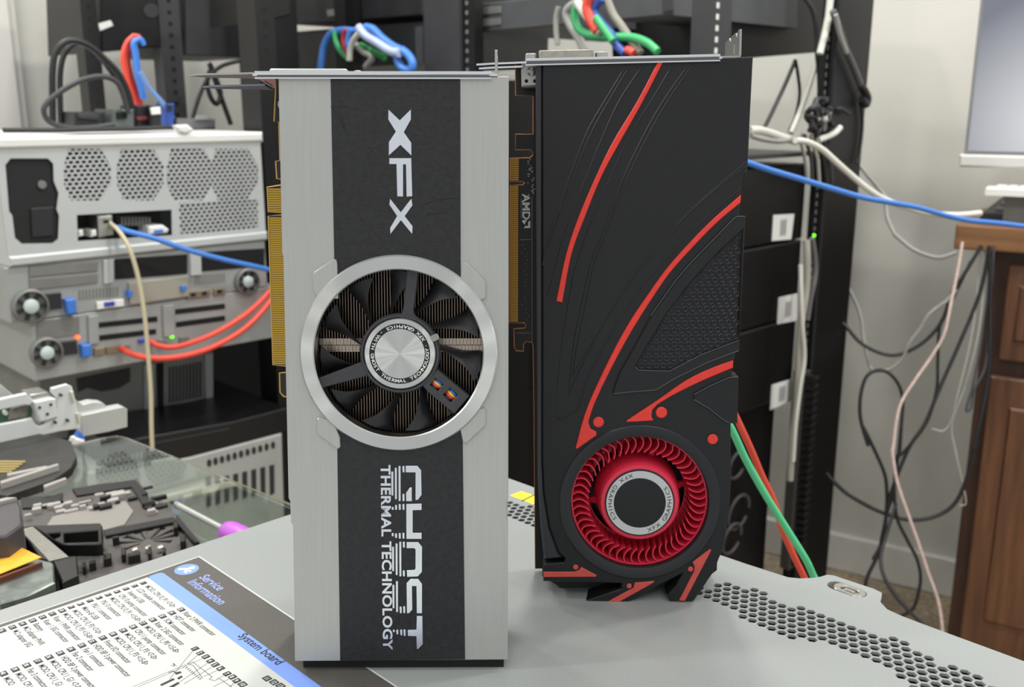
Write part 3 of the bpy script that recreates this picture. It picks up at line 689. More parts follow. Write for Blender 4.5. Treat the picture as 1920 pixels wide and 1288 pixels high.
# --- circuit board edge on the left
PB = -33.0
def GB(p): return F2.hits(p, PB)
pc = GB([(967, 119), (967, 179), (1000, 180), (1000, 252), (967, 252), (967, 281), (994, 281), (999, 285), (999, 292), (993, 296), (957, 297), (957, 340), (980, 340), (984, 343), (980, 347), (957, 347), (955, 605), (984, 605), (987, 610), (984, 615), (964, 616), (965, 650), (968, 657), (982, 658), (982, 645), (986, 640), (998, 641), (1000, 648), (1002, 794), (1002, 830), (1004, 1065), (1200, 1065), (1200, 119)])
m = MB(); m.prism(pc, PB - 0.8, PB + 0.8); pb2 = m.build('circuit_board', mat('board_black_b', '100f0d', 0.35), gd, label='black circuit board with copper rim')
m = MB(); m.tube([(p[0], p[1], PB + 0.6) for p in pc[:31]], 0.38, 6); m.build('board_edge', M['copper'], pb2)
m = MB()
for ya, yb in ((298, 339), (348, 603)):
    n = int((yb - ya) / 3.75)
    for i in range(n):
        y = ya + (yb - ya) * (i + 0.5) / n; a = F2.hit(957.5 if ya < 340 else 956.6, y, PB); m.box(a[0], a[0] + 4.2, a[1] - 0.42, a[1] + 0.42, PB + 0.8, PB + 0.98)
m.build('edge_connector', mat('copper_gold', 'b98a3e', 0.35, 0.7), pb2, label='gold edge contacts')
m = MB(); ta = F2.hit(979.6, 364, PB); size = 5.4
text(m, 'AMD', size, lambda x, y: (ta[0] + y, ta[1] - x), PB + 0.95, 0.12, 1.12)
A0 = F2.hit(979.5, 412, PB); a_, b_ = A0
m.prism([(a_, b_ - 0.2), (a_ + 2.6, b_ - 0.2), (a_ + 1.4, b_ - 1.4), (a_ + 1.4, b_ - 2.6), (a_, b_ - 1.2)][:5], PB + 0.8, PB + 0.95)
m.prism([(a_ + 0.6, b_ - 4.3), (a_ + 4.1, b_ - 4.3), (a_ + 4.1, b_ - 0.3), (a_ + 3.0, b_ - 1.2), (a_ + 3.0, b_ - 3.2), (a_ + 1.6, b_ - 3.2)], PB + 0.8, PB + 0.95)
m.build('board_lettering', M['white'], pb2, label='white chip maker lettering, reading downwards')
m = MB()
for pts in ([(997.5, 368), (997.8, 640)], [(975, 449), (996, 449)], [(968, 624), (997, 624)]):
    q = [F2.hit(x, y, PB) for x, y in pts]; m.tube([(x, y, PB + 0.85) for x, y in q], 0.14, 5)
for k in range(18):
    a = F2.hit(988 + rnd.random() * 14, 300 + k * 4.0, PB); m.box(a[0], a[0] + 0.5 + rnd.random(), a[1], a[1] + 0.5 + rnd.random() * 0.8, PB + 0.8, PB + 1.3)
for k in range(22):
    a = F2.hit(977 + rnd.random() * 14, 460 + k * 7.0, PB); m.box(a[0], a[0] + 0.4, a[1], a[1] + 0.4, PB + 0.8, PB + 0.9)
text(m, '109-C67157-00', 1.6, lambda x, y: (F2.hit(976.5, 372, PB)[0] + y - 0.2, F2.hit(976.5, 372, PB)[1] - x), PB + 0.9)
m.build('board_marks', mat('silk_grey', '8f8c86', 0.5), pb2)
# --- slot bracket, ports, screw block
bt2 = F2.hit(1200, 112)[1]
m = MB(); ul, ur = F2.hit(985, 112)[0], F2.hit(1350, 105)[0]
m.box(ul, ur + 1, bt2 - 0.5, bt2 + 0.5, -37, 0.5); m.box(ul, ur, bt2 + 0.4, bt2 + 1.7, 0.2, 1.2, ch=0.2); m.box(ul, ur, bt2 - 1.6, bt2 - 1.0, -1, 1.1)
bk2 = m.build('slot_bracket', M['chrome'], gd, label='bright steel slot bracket')
m = MB(); m.box(ul + 0.5, ur - 0.5, bt2 - 1.0, bt2 + 0.4, 0.2, 0.8); m.build('bracket_reflection', MATS['dark_reflection'], bk2)  # dark reflection of this chrome lip, also put in as a darker strip
tl = F2.hit(893, 110, -10)[0]
for w_ in (-4, -24):
    m = MB(); m.prism([(ul, w_), (ul - 6, w_ - 1.5), (tl + 8, w_ - 3), (tl, w_ - 6), (tl + 6, w_ - 9), (ul - 6, w_ - 11), (ul, w_ - 12)], bt2 + 0.0, bt2 + 0.9, xf=lambda u, v, w: (u, w, v)); m.build('bracket_tongue', M['chrome'], bk2)
m = MB(); m.box(ur, ur + 10, bt2 + 0.2, bt2 + 0.9, -37, -1); m.prism([(-38, bt2), (-2, bt2), (-1, bt2 + 1), (-1, bt2 + 13), (-5, bt2 + 13), (-8, bt2 + 10), (-11, bt2 + 12.5), (-22, bt2 + 12), (-24, bt2 + 10), (-27, bt2 + 12), (-38, bt2 + 11)], ur + 9.2, ur + 10.2, xf=lambda u, v, w: (w, v, u),
        holes=[[(-16, bt2 + 3), (-12, bt2 + 3), (-12, bt2 + 8), (-16, bt2 + 8)]])
m.build('bracket_flange', M['steel'], bk2)
dv_ = F2.hit(1010, 100, -12)[0], F2.hit(1112, 100, -12)[0]
port(bk2, dv_[0], dv_[1], -18, -6, 5.6, 'display_port', mat('port_shell_b', 'a8a496', 0.38, 0.7, grain=(300, 0.15)), bt2 + 0.5)
port(bk2, dv_[0] - 6.5, dv_[0] - 1, -16, -8, 4.6, 'port_screw', M['steel'], bt2 + 0.5); port(bk2, dv_[1] + 1, dv_[1] + 7, -16, -8, 4.6, 'port_screw', M['steel'], bt2 + 0.5)
m = MB(); sb = G([(980, 124), (984, 120), (1016, 121), (1016, 160), (1010, 163), (978, 163), (977, 130)], -14); m.prism(sb, -24, -13, ch=0.8)
c = F2.hit(997, 134, -13); m.lathe([(2.3, -13), (2.3, -12.2), (1.6, -11.8), (0.001, -11.8)], c[0], c[1], 20)
for x in (987, 1003): 
    c = F2.hit(x, 152, -13); m.lathe([(0.9, -13.0), (0.9, -12.9), (0.001, -12.9)], c[0], c[1], 12, mi=1)
m.build('screw_block', [M['steel'], M['dark']], gd, label='steel mounting block with screw')
# power lead and side details
m = MB(); cc = Pg(Q2([(122, 950), (240, 965), (250, 985), (240, 992), (122, 995)]), -6)
m.prism(cc, -13, -6, ch=0.5); m.build('vent_sill', M['gloss'], gd)
# ================================================================ room shell
FLOOR = -875.0
FRA = Frame(P(250, 370, 1525), E1, UP, NA)
FZ = FLOOR - FRA.o.z                          # floor height in that frame
E3 = V((-0.843, 0.537, 0)).normalized(); N3 = V((-E3.y, E3.x, 0))
if N3.y > 0: N3 = -N3
PW_ = hitz(1600, 1072, FLOOR)
FRW = Frame(PW_, -E3, UP, N3)                 # right-hand wall, u to the right
wallm = mat('wall_paint', 'd3d2ca', 0.75, grain=(3, 0.03))
m = MB(); m.box(-3000, 3000, -2500, 4000, FLOOR - 40, FLOOR); structure(m.build('floor', mat('beige_carpet', 'a2937d', 0.95, grain=(90, 0.35), bump=(400, 0.8))), 'beige carpet floor beyond the server', 'floor')
m = MB(); m.box(-1466, 2200, -60, 2000, -60, 0); structure(m.build('wall_right', wallm, None), 'pale wall behind the desk and hanging cords', 'wall').matrix_world = FRW.mat()
m = MB(); m.box(-1466, 2200, 0, 95, 0, 14, ch=3); structure(m.build('baseboard_right', mat('trim_paint', 'dddcd6', 0.45), None), 'white baseboard along the carpet', 'baseboard').matrix_world = FRW.mat()
m = MB(); m.box(-2600, 1270, FZ, FZ + 2300, -960, -900); structure(m.build('wall_back', wallm, None), 'pale wall behind the left rack', 'wall').matrix_world = FRA.mat()
a = FRA.hit(8, 120, -900)[0]; b = FRA.hit(24, 120, -900)[0]
m = MB(); m.box(a - 60, b, FZ, FZ + 2300, -900, -880, ch=4); m.box(b, b + 14, FZ, FZ + 2300, -900, -889); structure(m.build('trim_1', MATS['trim_paint'], None), 'white upright trim at the far left', 'trim').matrix_world = FRA.mat()

def qp(mb, fr, pts, w0, w1, mi=0, ch=0.0, holes=(), wp=None):
    """prism whose front outline is seen at these pixels"""
    wp = w1 if wp is None else wp
    mb.prism(fr.hits(pts, wp), w0, w1, holes=[fr.hits(h, wp) for h in holes], mi=mi, ch=ch)
def zz(p, s, ox, oy): return [(ox + x / s, oy + y / s) for x, y in p]
def Za(*p): return zz(p, 3.556, 0, 0)
def Zb(*p): return zz(p, 3.43, 0, 340)
def Zc(*p): return zz(p, 3.43, 0, 680)
def rect(x0, y0, x1, y1, k=0.0): return [(x0, y0 + k * x0), (x1, y0 + k * x1), (x1, y1 + k * x1), (x0, y1 + k * x0)]
silver = mat('server_silver', 'c3c7c6', 0.42, 0.25, grain=(12, 0.04)); silver2 = mat('server_grey', 'a3a6a4', 0.45, 0.3, grain=(20, 0.05))
dull = mat('dull_steel', '80817d', 0.5, 0.35, grain=(25, 0.08)); bluep = mat('blue_tab', '3f78cf', 0.45)
rackm = mat('rack_black', '0f0f10', 0.42, grain=(30, 0.1)); rackg = mat('rack_grey', '38383b', 0.45, grain=(20, 0.08)); void = mat('dark_void', '08080a', 0.8)
def led(fr, px, py, w, name, col, par, r=3.2, e=3.0):
    c = fr.hit(px, py, w); q = MB(); q.lathe([(r, w - 2), (r, w), (r * 0.6, w + r * 0.5), (0.001, w + r * 0.6)], c[0], c[1], 14)
    return q.build('status_light', mat(name, col, 0.4, emit=e), par)

# ================================================================ left rack
ra = thing('equipment_rack', FRA, 'open black rack on the left holding the stacked silver servers', 'rack')
def vat(px, py, w=0.0): return FRA.hit(px, py, w)[1]
def uat(px, py, w=0.0): return FRA.hit(px, py, w)[0]
TOPV = vat(250, 0) + 420
for i, (x0, x1, y, w, wd, mm_) in enumerate(((507, 540, 500, -30, 60, rackm), (306, 344, 120, -420, 40, rackg), (161, 191, 120, -420, 40, rackm), (462, 478, 190, -470, 20, rackg))):
    m = MB(); a, b = uat(x0, y, w), uat(x1, y, w); m.box(a, b, FZ, TOPV, w - wd, w)
    for k in range(30): m.box((a + b) / 2 - 4, (a + b) / 2 + 4, vat(250, 250) + k * 22 - 200, vat(250, 250) + k * 22 - 192, w, w + 0.4, mi=1)
    m.build('post', [mm_, void], ra)
m = MB(); m.box(uat(-60, 300, -420), uat(545, 300, -420), FZ, vat(250, 300, -420), -520, -470); m.build('back_panel', void, ra)
m = MB(); m.box(uat(480, 100, -300), uat(560, 100, -300), vat(500, 420, -300), TOPV, -330, -300); m.build('side_panel', rackm, ra)
m = MB(); m.box(uat(-60, 300, -470), uat(545, 300, -470), FZ, FZ + 60, -470, 20); m.build('base', rackm, ra)
# dark gear high in the rack
def gear(name, pts, w0, w1, mt, label, cat='rack unit', fr=None, extras=()):
    fr = fr or FRA
    t_ = thing(name, fr, label, cat); q = MB(); qp(q, fr, pts, w0, w1, ch=2); q.build('case', mt, t_)
    for nm, ps, mt2 in extras:
        q = MB(); qp(q, fr, ps, w1, w1 + 3, ch=0.8); q.build(nm, mt2, t_)
    return t_
wlab = mat('white_label', 'e6e6e2', 0.5)
gear('network_switch', [(188, -60), (304, -60), (304, 88), (192, 96)], -700, -425, rackm, 'black rack unit at upper left with two white tags', extras=(('paper_tag', [(184, 44), (208, 38), (213, 48), (188, 58)], wlab), ('round_vent', [(x, y) for x, y in circ(285, 20, 14, 20)], rackg)))
gear('blank_rack_unit', [(346, -60), (486, -60), (486, 108), (348, 104)], -700, -440, rackg, 'dark grey blank rack unit left of the front card bracket', extras=(('paper_tag', [(435, -8), (474, -6), (474, 7), (440, 3)], wlab),))
gear('blank_rack_unit', [(500, -60), (545, -60), (545, 28), (500, 40)], -260, -60, rackm, 'black rack unit end above the front card bracket tongue')

# ---- big white server on top of the stack
s4 = thing('server_chassis', FRA, 'tall white server with honeycomb rear panel, topmost in the left rack', 'server')
uL, uR = uat(3, 380), uat(497, 350); vT, vB = vat(250, 252), vat(250, 476)
pitch = 9.4; VS = 0.78; cells = []
cl = [(164, 328), (263, 326), (357, 324), (440, 322)]
regs = [FRA.hits([(cx - 36, 279), (cx + 25, 279), (cx + 44, 312), (cx + 44, 345), (cx + 25, 376), (cx - 32, 376), (cx - 44, 345), (cx - 44, 312)]) for cx, cy in cl] + [FRA.hits(Zb((1150, 140), (1660, 118), (1660, 305), (1160, 340)))]
for jj in range(-40, 40):
    for ii in range(-60, 60):
        c = (ii * pitch + (pitch / 2 if jj % 2 else 0), jj * pitch * 0.866 * VS)
        if any(inside((c[0] + ax, c[1] + ay), r) for r in regs for ax, ay in ((0, 0), (6, 0), (-6, 0), (0, 6), (0, -6))) and c[0] < uR - 8: cells.append(c)
psu = [(10, 309), (20, 297), (90, 297), (100, 307), (101, 340), (110, 362), (106, 392), (111, 404), (109, 448), (99, 456), (41, 457), (28, 446), (23, 404), (17, 396)]
io = [(144, 403), (322, 393), (323, 441), (146, 452)]
m = MB(); m.prism([(uL, vB + 14), (uR - 4, vB + 14), (uR - 4, vT - 16), (uL, vT - 16)], -1.5, 0, holes=regs + [FRA.hits(psu), FRA.hits(io)])
m.build('rear_panel', silver, s4)
m = MB()
for c in cells: m.prism(circ(c[0], c[1], pitch / 1.732, 6, ry=pitch / 1.732 * VS, a0=math.pi / 6), -1.2, -0.5, holes=[circ(c[0], c[1], 3.9, 6, ry=2.7, a0=math.pi / 6)])
m.build('honeycomb_vent', silver, s4)
m = MB(); m.box(uL - 2, uR, vT - 17, vT, -450, 5, ch=4); m.build('lid', mat('bright_lid', 'e2e3df', 0.4), s4)
m = MB(); m.box(uL, uR - 2, vB, vB + 15, -450, 4, ch=3); m.box(uL, uL + 2, vB + 15, vT - 17, -450, -3); m.box(uR - 6, uR - 4, vB + 15, vT - 17, -450, -3); m.build('case', silver, s4)
m = MB(); m.box(uL + 3, uR - 7, vB + 16, vT - 18, -200, -60); m.build('inner_bay', mat('inner_grey', '2a2c2d', 0.6), s4)
m = MB(); qp(m, FRA, psu, -60, -4, wp=0); pu_ = m.build('power_supply', mat('psu_black', '141416', 0.6, grain=(900, 0.6)), s4)
m = MB(); qp(m, FRA, Zb((200, 175), (345, 165), (345, 350), (210, 360)), -4, 0, ch=1); m.build('mains_socket', mat('socket_black', '232326', 0.4), pu_)
m = MB(); c = FRA.hit(80, 346, 0); m.lathe([(6, -4), (6, -1), (3, -1), (0.001, -1)], c[0], c[1], 16); m.build('fan_grommet', dull, pu_)
m = MB(); qp(m, FRA, io, -60, -40, wp=0); ib = m.build('port_bay', void, s4)
m = MB(); qp(m, FRA, Zb((630, 225), (725, 215), (735, 345), (640, 365)), -40, 0, ch=2); m.build('network_port', M['steel'], ib)
m = MB(); qp(m, FRA, Zb((665, 250), (700, 247), (700, 268), (667, 272)), 0, 0.8); m.build('port_hole', void, ib)
m = MB(); qp(m, FRA, Zb((955, 290), (1050, 280), (1090, 310), (1080, 335), (960, 345)), -40, -2, ch=3); m.build('video_port', M['white'], ib)
m = MB(); qp(m, FRA, Zb((995, 315), (1050, 310), (1050, 328), (998, 332)), -2, 0.5); m.build('video_socket', bluep, ib)
for k in range(9):
    m = MB(); qp(m, FRA, Zb((780 + k * 22, 232), (792 + k * 22, 231), (792 + k * 22, 285), (780 + k * 22, 288)), -40, -20); m.build('cooling_fin', dull, ib)
for x in (505, 590):
    m = MB(); qp(m, FRA, Zb((x, 320), (x + 30, 310), (x + 36, 350), (x, 360)), -40, -4, ch=2); m.build('audio_jack', M['white'], ib)

# ---- two thinner servers below
def thin(label, xl, yT, yB, xr, w=0):
    t_ = thing('server_chassis', FRA, label, 'server'); a, b = uat(xl, (yT + yB) / 2, w), uat(xr, (yT + yB) / 2 - 40, w); v1_, v0_ = vat(250, yT, w), vat(250, yB, w)
    q = MB(); q.box(a, b, v0_, v1_, w - 640, w - 2, ch=1.5); q.build('case', silver2, t_)
    return t_
def det(t_, name, pts, mt, h=3, ch=0.8, w=-2):
    q = MB(); qp(q, FRA, pts, w - 1, w + h, ch=ch, wp=w); return q.build(name, mt, t_)
def slat(t_, name, x0, y0, x1, y1, k, n, mt):
    """louvred grille: n upright slots inside a slanted rectangle"""
    q = MB()
    for i in range(n):
        xa = x0 + (x1 - x0) * (i + 0.2) / n; xb = x0 + (x1 - x0) * (i + 0.75) / n
        qp(q, FRA, Zb((xa, y0 + k * (xa - x0)), (xb, y0 + k * (xb - x0)), (xb, y1 + k * (xb - x0)), (xa, y1 + k * (xa - x0))), -3, -1.4, wp=-2)
    return q.build(name, mt, t_)
s2 = thin('grey two-unit server under the white one, with two wide black openings', 12, 477, 574, 500)
det(s2, 'expansion_slot', Zb((185, 545), (625, 515), (625, 575), (185, 615)), dull); det(s2, 'expansion_slot', Zb((185, 625), (625, 590), (625, 650), (190, 700)), dull)
det(s2, 'slot_opening', Zb((735, 500), (1205, 468), (1205, 595), (738, 632)), void, 1.5); det(s2, 'slot_opening', Zb((1292, 455), (1700, 430), (1700, 545), (1296, 580)), void, 1.5)
det(s2, 'divider', Zb((660, 505), (722, 500), (722, 650), (664, 660)), silver, 5); det(s2, 'divider', Zb((1215, 465), (1285, 460), (1290, 600), (1220, 605)), silver, 5)
det(s2, 'card_module', Zb((820, 650), (1200, 605), (1205, 735), (830, 790)), mat('beige_steel', 'a9a598', 0.45, 0.3), 6); slat(s2, 'module_vent', 920, 645, 1130, 690, -0.08, 14, dull)
slat(s2, 'vent', 500, 700, 765, 765, -0.09, 12, dull); slat(s2, 'vent', 1250, 605, 1450, 665, -0.08, 10, dull)
det(s2, 'video_port', Zb((615, 775), (790, 755), (790, 800), (620, 822)), M['white'], 5); det(s2, 'video_socket', Zb((660, 775), (725, 768), (725, 795), (662, 803)), mat('vga_blue', '3b45b0', 0.5), 8)
for x, y in ((1200, 712), (1272, 704), (1370, 692)): det(s2, 'network_port', Zb((x, y), (x + 75, y - 9), (x + 75, y + 34), (x, y + 44)), mat('brass_port', '8d7d66', 0.4, 0.5), 4); det(s2, 'port_hole', Zb((x + 18, y + 6), (x + 52, y + 2), (x + 52, y + 24), (x + 18, y + 28)), void, 5)
det(s2, 'mains_socket', Zb((290, 722), (385, 712), (390, 815), (295, 826)), MATS['socket_black'], 6); det(s2, 'blue_latch', Zb((400, 755), (465, 745), (475, 840), (420, 850)), bluep, 14, 2)
det(s2, 'blue_latch', Zb((808, 700), (832, 697), (832, 740), (810, 744)), bluep, 12); det(s2, 'blue_latch', Zb((1145, 670), (1180, 665), (1180, 695), (1148, 700)), bluep, 12)
def fanlet(t_, px, py, r, name='power_supply_fan', wire=True):
    c = FRA.hit(px, py, -2); q = MB(); q.lathe([(r, -3), (r, 6), (r * 0.86, 8), (r * 0.86, 0), (0.001, 0)], c[0], c[1], 28); f_ = q.build(name, MATS['dull_steel'], t_)
    q = MB(); q.lathe([(r * 0.42, 0), (r * 0.42, 7), (r * 0.3, 9), (0.001, 9.5)], c[0], c[1], 22); q.build('fan_cap', mat('pale_cap_b', 'c4d0d0', 0.4), f_)
    for k in range(7):
        a = 2 * math.pi * k / 7; q = MB(); d_ = V((math.cos(a), math.sin(a))); n_ = V((-d_.y, d_.x)) * r * 0.1
        q.prism([(c[0] + d_.x * r * 0.35 + n_.x, c[1] + d_.y * r * 0.35 + n_.y), (c[0] + d_.x * r * 0.35 - n_.x, c[1] + d_.y * r * 0.35 - n_.y), (c[0] + d_.x * r * 0.88 - 2 * n_.x, c[1] + d_.y * r * 0.88 - 2 * n_.y), (c[0] + d_.x * r * 0.88, c[1] + d_.y * r * 0.88)], 1, 4); q.build('fan_blade', MATS['socket_black'], f_)
fanlet(s2, 55, 573, 26); fanlet(s2, 461, 527, 23)
s3 = thin('grey two-unit server with red and green lights, lowest of the upper left stack', 58, 575, 682, 545)
det(s3, 'blank_panel', Zb((232, 895), (505, 868), (510, 985), (236, 1020)), dull, 2)
for x0, x1, y0, y1 in ((632, 1010, 908, 868), (638, 1002, 990, 948), (1125, 1445, 822, 785), (1130, 1445, 905, 862)):
    det(s3, 'slot_opening', Zb((x0, y0), (x1, y1), (x1 + 2, y1 + 34), (x0 + 2, y0 + 34)), void, 1.5)
det(s3, 'divider', Zb((560, 865), (625, 858), (632, 1040), (568, 1048)), silver2, 5); det(s3, 'divider', Zb((1040, 800), (1110, 790), (1118, 990), (1048, 1000)), silver2, 5)
fanlet(s3, 85, 660, 24); det(s3, 'mains_socket', Zb((375, 1030), (485, 1018), (490, 1105), (380, 1118)), MATS['socket_black'], 6)
det(s3, 'blue_latch', Zb((505, 1045), (565, 1038), (575, 1110), (515, 1128)), bluep, 14, 2); det(s3, 'video_port', Zb((885, 1016), (928, 1010), (928, 1032), (888, 1038)), MATS['vga_blue'], 5)
for x, y in ((600, 1075), (680, 1064)): det(s3, 'network_port', Zb((x, y), (x + 70, y - 9), (x + 70, y + 38), (x, y + 48)), MATS['brass_port'], 4)
for x, y in ((770, 1050), (1010, 1020), (1150, 1000)): det(s3, 'network_port', Zb((x, y), (x + 60, y - 8), (x + 60, y + 36), (x, y + 44)), dull, 4)
led(FRA, 146, 632.5, 1, 'led_orange', 'ff5a2a', s3); led(FRA, 323, 631, 1, 'led_green', '5fe01a', s3)

# ---- server lower in the rack, its dark neighbour and the vented case at the bottom
s5 = thing('server_chassis', FRA, 'grey server with dark mesh patch, in shadow below the stack', 'server'); w5 = -150
q = MB(); qp(q, FRA, Zc((250, 108), (835, 0), (1365, -90), (1365, 305), (830, 410), (260, 520)), w5 - 350, w5, ch=2); q.build('case', dull, s5)
def d5(name, pts, mt, h=2): return det(s5, name, Zc(*pts), mt, h, 0.5, w5)
meshm = mat('mesh_dark', '2f2e2c', 0.6, grain=(500, 0.5))
d5('mesh_patch', [(490, 100), (835, 30), (835, 120), (760, 165), (650, 185), (560, 160), (500, 190)], meshm); d5('slot_opening', [(1005, 5), (1050, -2), (1050, 290), (1012, 298)], void)
for k in range(10): d5('vent_slot', [(1085 + k * 22, 30 - k * 4), (1096 + k * 22, 28 - k * 4), (1096 + k * 22, 255 - k * 4), (1085 + k * 22, 258 - k * 4)], meshm)
d5('rail', [(920, 10), (985, 0), (985, 330), (925, 342)], silver2, 6); d5('rail', [(1310, -60), (1360, -70), (1362, 285), (1318, 295)], silver2, 6)
s6 = thing('server_chassis', FRA, 'black server with plain lid between the mesh-patched and vented grey cases', 'server'); w6 = 16
q = MB(); qp(q, FRA, Zc((700, 520), (1500, 380), (1850, 290), (1850, 446), (1220, 610), (700, 735)), w6 - 420, w6, ch=2); q.build('case', mat('lid_black', '141416', 0.35), s6)
q = MB(); qp(q, FRA, Zc((760, 560), (1480, 420), (1480, 428), (760, 568)), w6, w6 + 2); q.build('seam', rackg, s6)
s7 = thing('server_chassis', FRA, 'light grey vented case seen below the glass, with upright slots', 'server'); w7 = 20
c7 = mat('case_grey', 'b3b6b2', 0.45, 0.2, grain=(15, 0.05))
q = MB(); qp(q, FRA, Zc((560, 730), (1220, 612), (1815, 455), (1832, 1010), (1300, 1250), (560, 1450)), w7 - 420, w7, ch=2); q.build('case', c7, s7)
def d7(name, pts, mt, h=2): return det(s7, name, Zc(*pts), mt, h, 0.4, w7)
for k in range(11):
    x = 1345 + k * 41; y = 645 - k * 11.5
    q = MB(); cc_ = FRA.hit(x / 3.43, 680 + y / 3.43, w7); q.prism(circ(cc_[0], cc_[1], 4.2, 14, ry=7), w7, w7 + 1); q.build('oval_vent', meshm, s7)
for k in range(8):
    x = 1325 + k * 58; y = 760 - k * 14
    d7('vent_slot', [(x, y), (x + 30, y - 8), (x + 32, y + 175), (x + 4, y + 190)], meshm)
d7('pale_strip', [(1030, 880), (1530, 765), (1530, 800), (1035, 920)], mat('cream_strip', 'cfcdb8', 0.5), 6)  # pale cream strip slanting across the case face
for k in range(26):
    x = 620 + (k % 13) * 28; y = 650 + (k // 13) * 60 - (k % 13) * 5
    d7('vent_slot', [(x, y), (x + 16, y - 3), (x + 16, y + 30), (x, y + 33)], dull)

# ================================================================ things lying on the white server
TW = vT
def T4(px, py, w): a, b = FRA.hit(px, py, w); return FRA.pt(a, b, w)
def cab(pts, w, r, mt, label, group=None, name='power_cable', cat='cable', n=8):
    return cable(name, [T4(x, y, w if not isinstance(w, (list, tuple)) else w[i]) for i, (x, y) in enumerate(pts)], r, mt, label, cat, group, n)
cordm = mat('cord_black', '1d1d1f', 0.45); cordg = mat('cord_dark_grey', '3a3a3d', 0.5)
cab(Za((352, 820), (350, 640), (350, 480), (370, 350), (430, 285), (500, 272), (600, 310), (700, 395), (790, 490), (850, 610), (885, 740)), -80, 5.2, cordm, 'thick black cord arching high over the white server, outer loop')
cab(Za((405, 820), (400, 640), (402, 480), (425, 370), (475, 305), (540, 290), (620, 330), (700, 420), (780, 540), (830, 660), (850, 760)), -110, 4.6, cordm, 'thick black cord arching over the white server, inner loop')
cab(Za((860, 760), (800, 575), (700, 512), (560, 530), (420, 600), (320, 680), (292, 740), (330, 812), (450, 852), (620, 850), (760, 830)), -40, 4.2, cordg, 'dark grey cord lying in a wide low loop on the white server')
cab(Za((20, 868), (200, 868), (400, 868), (620, 862), (900, 858), (1100, 850), (1200, 850)), -15, 3.6, cordm, 'black cord lying straight along the front edge of the white server')
red_c = mat('cable_red', 'e8503f', 0.4); blue_c = mat('cable_blue', '4a86dc', 0.4); green_c = mat('cable_green', '3fae6e', 0.4); cream_c = mat('cable_cream', 'c9bfa0', 0.45); white_c = mat('cable_white', 'd8d8ce', 0.45); grey_c = mat('cable_grey', '9a9a96', 0.45)
for k, (dx, l) in enumerate(((-8, 'leftmost'), (10, 'middle'), (28, 'rightmost'))):
    cab(Za((905 + dx, 232 + abs(dx) * 0.3), (850 + dx, 290), (825 + dx, 390), (855 + dx, 530), (905 + dx, 665), (920 + dx, 720)), -180 - k * 5, 4.0, red_c, 'red network cable dropping behind the white server, %s of three' % l, 'red cables behind the white server', 'network_cable')
for k, (dx, l) in enumerate(((48, 'left'), (62, 'right'))):
    cab(Za((960, 300), (930 + k * 10, 262), (880 + dx - 40, 290), (850 + dx, 370), (865 + dx, 500), (905 + dx, 660)), -170 - k * 6, 4.4, blue_c, 'blue network cable beside the red drop, %s one of the pair' % l, 'blue cables beside the red drop', 'network_cable')
cab(Za((935, 480), (990, 580), (1070, 670), (1130, 745), (1150, 790)), -150, 4.5, mat('cable_pale_blue', '7496cf', 0.45), 'pale blue cable slanting down to the right on the white server', None, 'network_cable')
cab(Za((1280, 800), (1330, 640), (1390, 520), (1480, 440), (1640, 395)), -300, 4, cordm, 'black cord slanting up behind the white server to the gear')
cab(Za((1400, 470), (1380, 560), (1410, 660), (1450, 690), (1470, 620), (1430, 500), (1400, 440), (1540, 830)), -320, 5, cordm, 'black cord knotted in a loop behind the white server')
def lump(name, x0, y0, x1, y1, w, dep, mt, label, cat, ch=3, part=None):
    t_ = thing(name, FRA, label, cat); q = MB(); qp(q, FRA, Za((x0, y0), (x1, y0), (x1, y1), (x0, y1)), w - dep, w, ch=ch); q.build('body', mt, t_)
    if part:
        q = MB(); qp(q, FRA, Za(*part[1]), w, w + 4, ch=1); q.build(part[0], part[2], t_)
    return t_
lump('power_adapter', 500, 745, 700, 860, -60, 60, mat('adapter_black', '252528', 0.45), 'black power adapter lying inside the low cord loop', 'adapter', part=('rating_label', [(520, 760), (660, 765), (660, 800), (530, 790)], cordg))
lump('network_adapter', 755, 728, 895, 862, -50, 70, mat('adapter_grey', '5a625f', 0.5), 'grey metal adapter box at the middle of the white server', 'adapter', part=('socket', [(780, 750), (850, 745), (850, 790), (785, 795)], void))
lump('cable_plug', 905, 700, 1005, 862, -90, 60, mat('plug_black', '18181a', 0.5), 'black plug block under the red cables', 'plug', part=('plug_band', [(915, 780), (990, 775), (990, 800), (918, 803)], mat('maroon_plug', '7c2c35', 0.5)))
lump('cable_plug', 1010, 705, 1080, 862, -70, 50, MATS['plug_black'], 'black plug with a white end beside the red cables', 'plug', part=('white_end', [(1005, 718), (1070, 712), (1075, 760), (1015, 765)], wlab))
lump('cable_plug', 1110, 690, 1165, 862, -140, 40, mat('plug_blue', '2a4a9c', 0.5), 'dark blue plug where the pale blue cable ends', 'plug', part=('plug_tip', [(1120, 700), (1150, 700), (1150, 740), (1120, 740)], MATS['plug_black']))
t_ = thing('paper_tag', FRA, 'small white tag lying at the front edge of the white server', 'tag'); q = MB(); qp(q, FRA, Za((1165, 835), (1255, 830), (1300, 870), (1240, 895), (1190, 880)), -2, 8, ch=3); q.build('tag', wlab, t_)
lump('cable_plug', 1280, 790, 1440, 862, -200, 60, mat('plug_grey', '6b6b6d', 0.5), 'grey connector at the right end of the white server top', 'plug', part=('latch', [(1310, 770), (1400, 772), (1400, 800), (1310, 800)], grey_c))

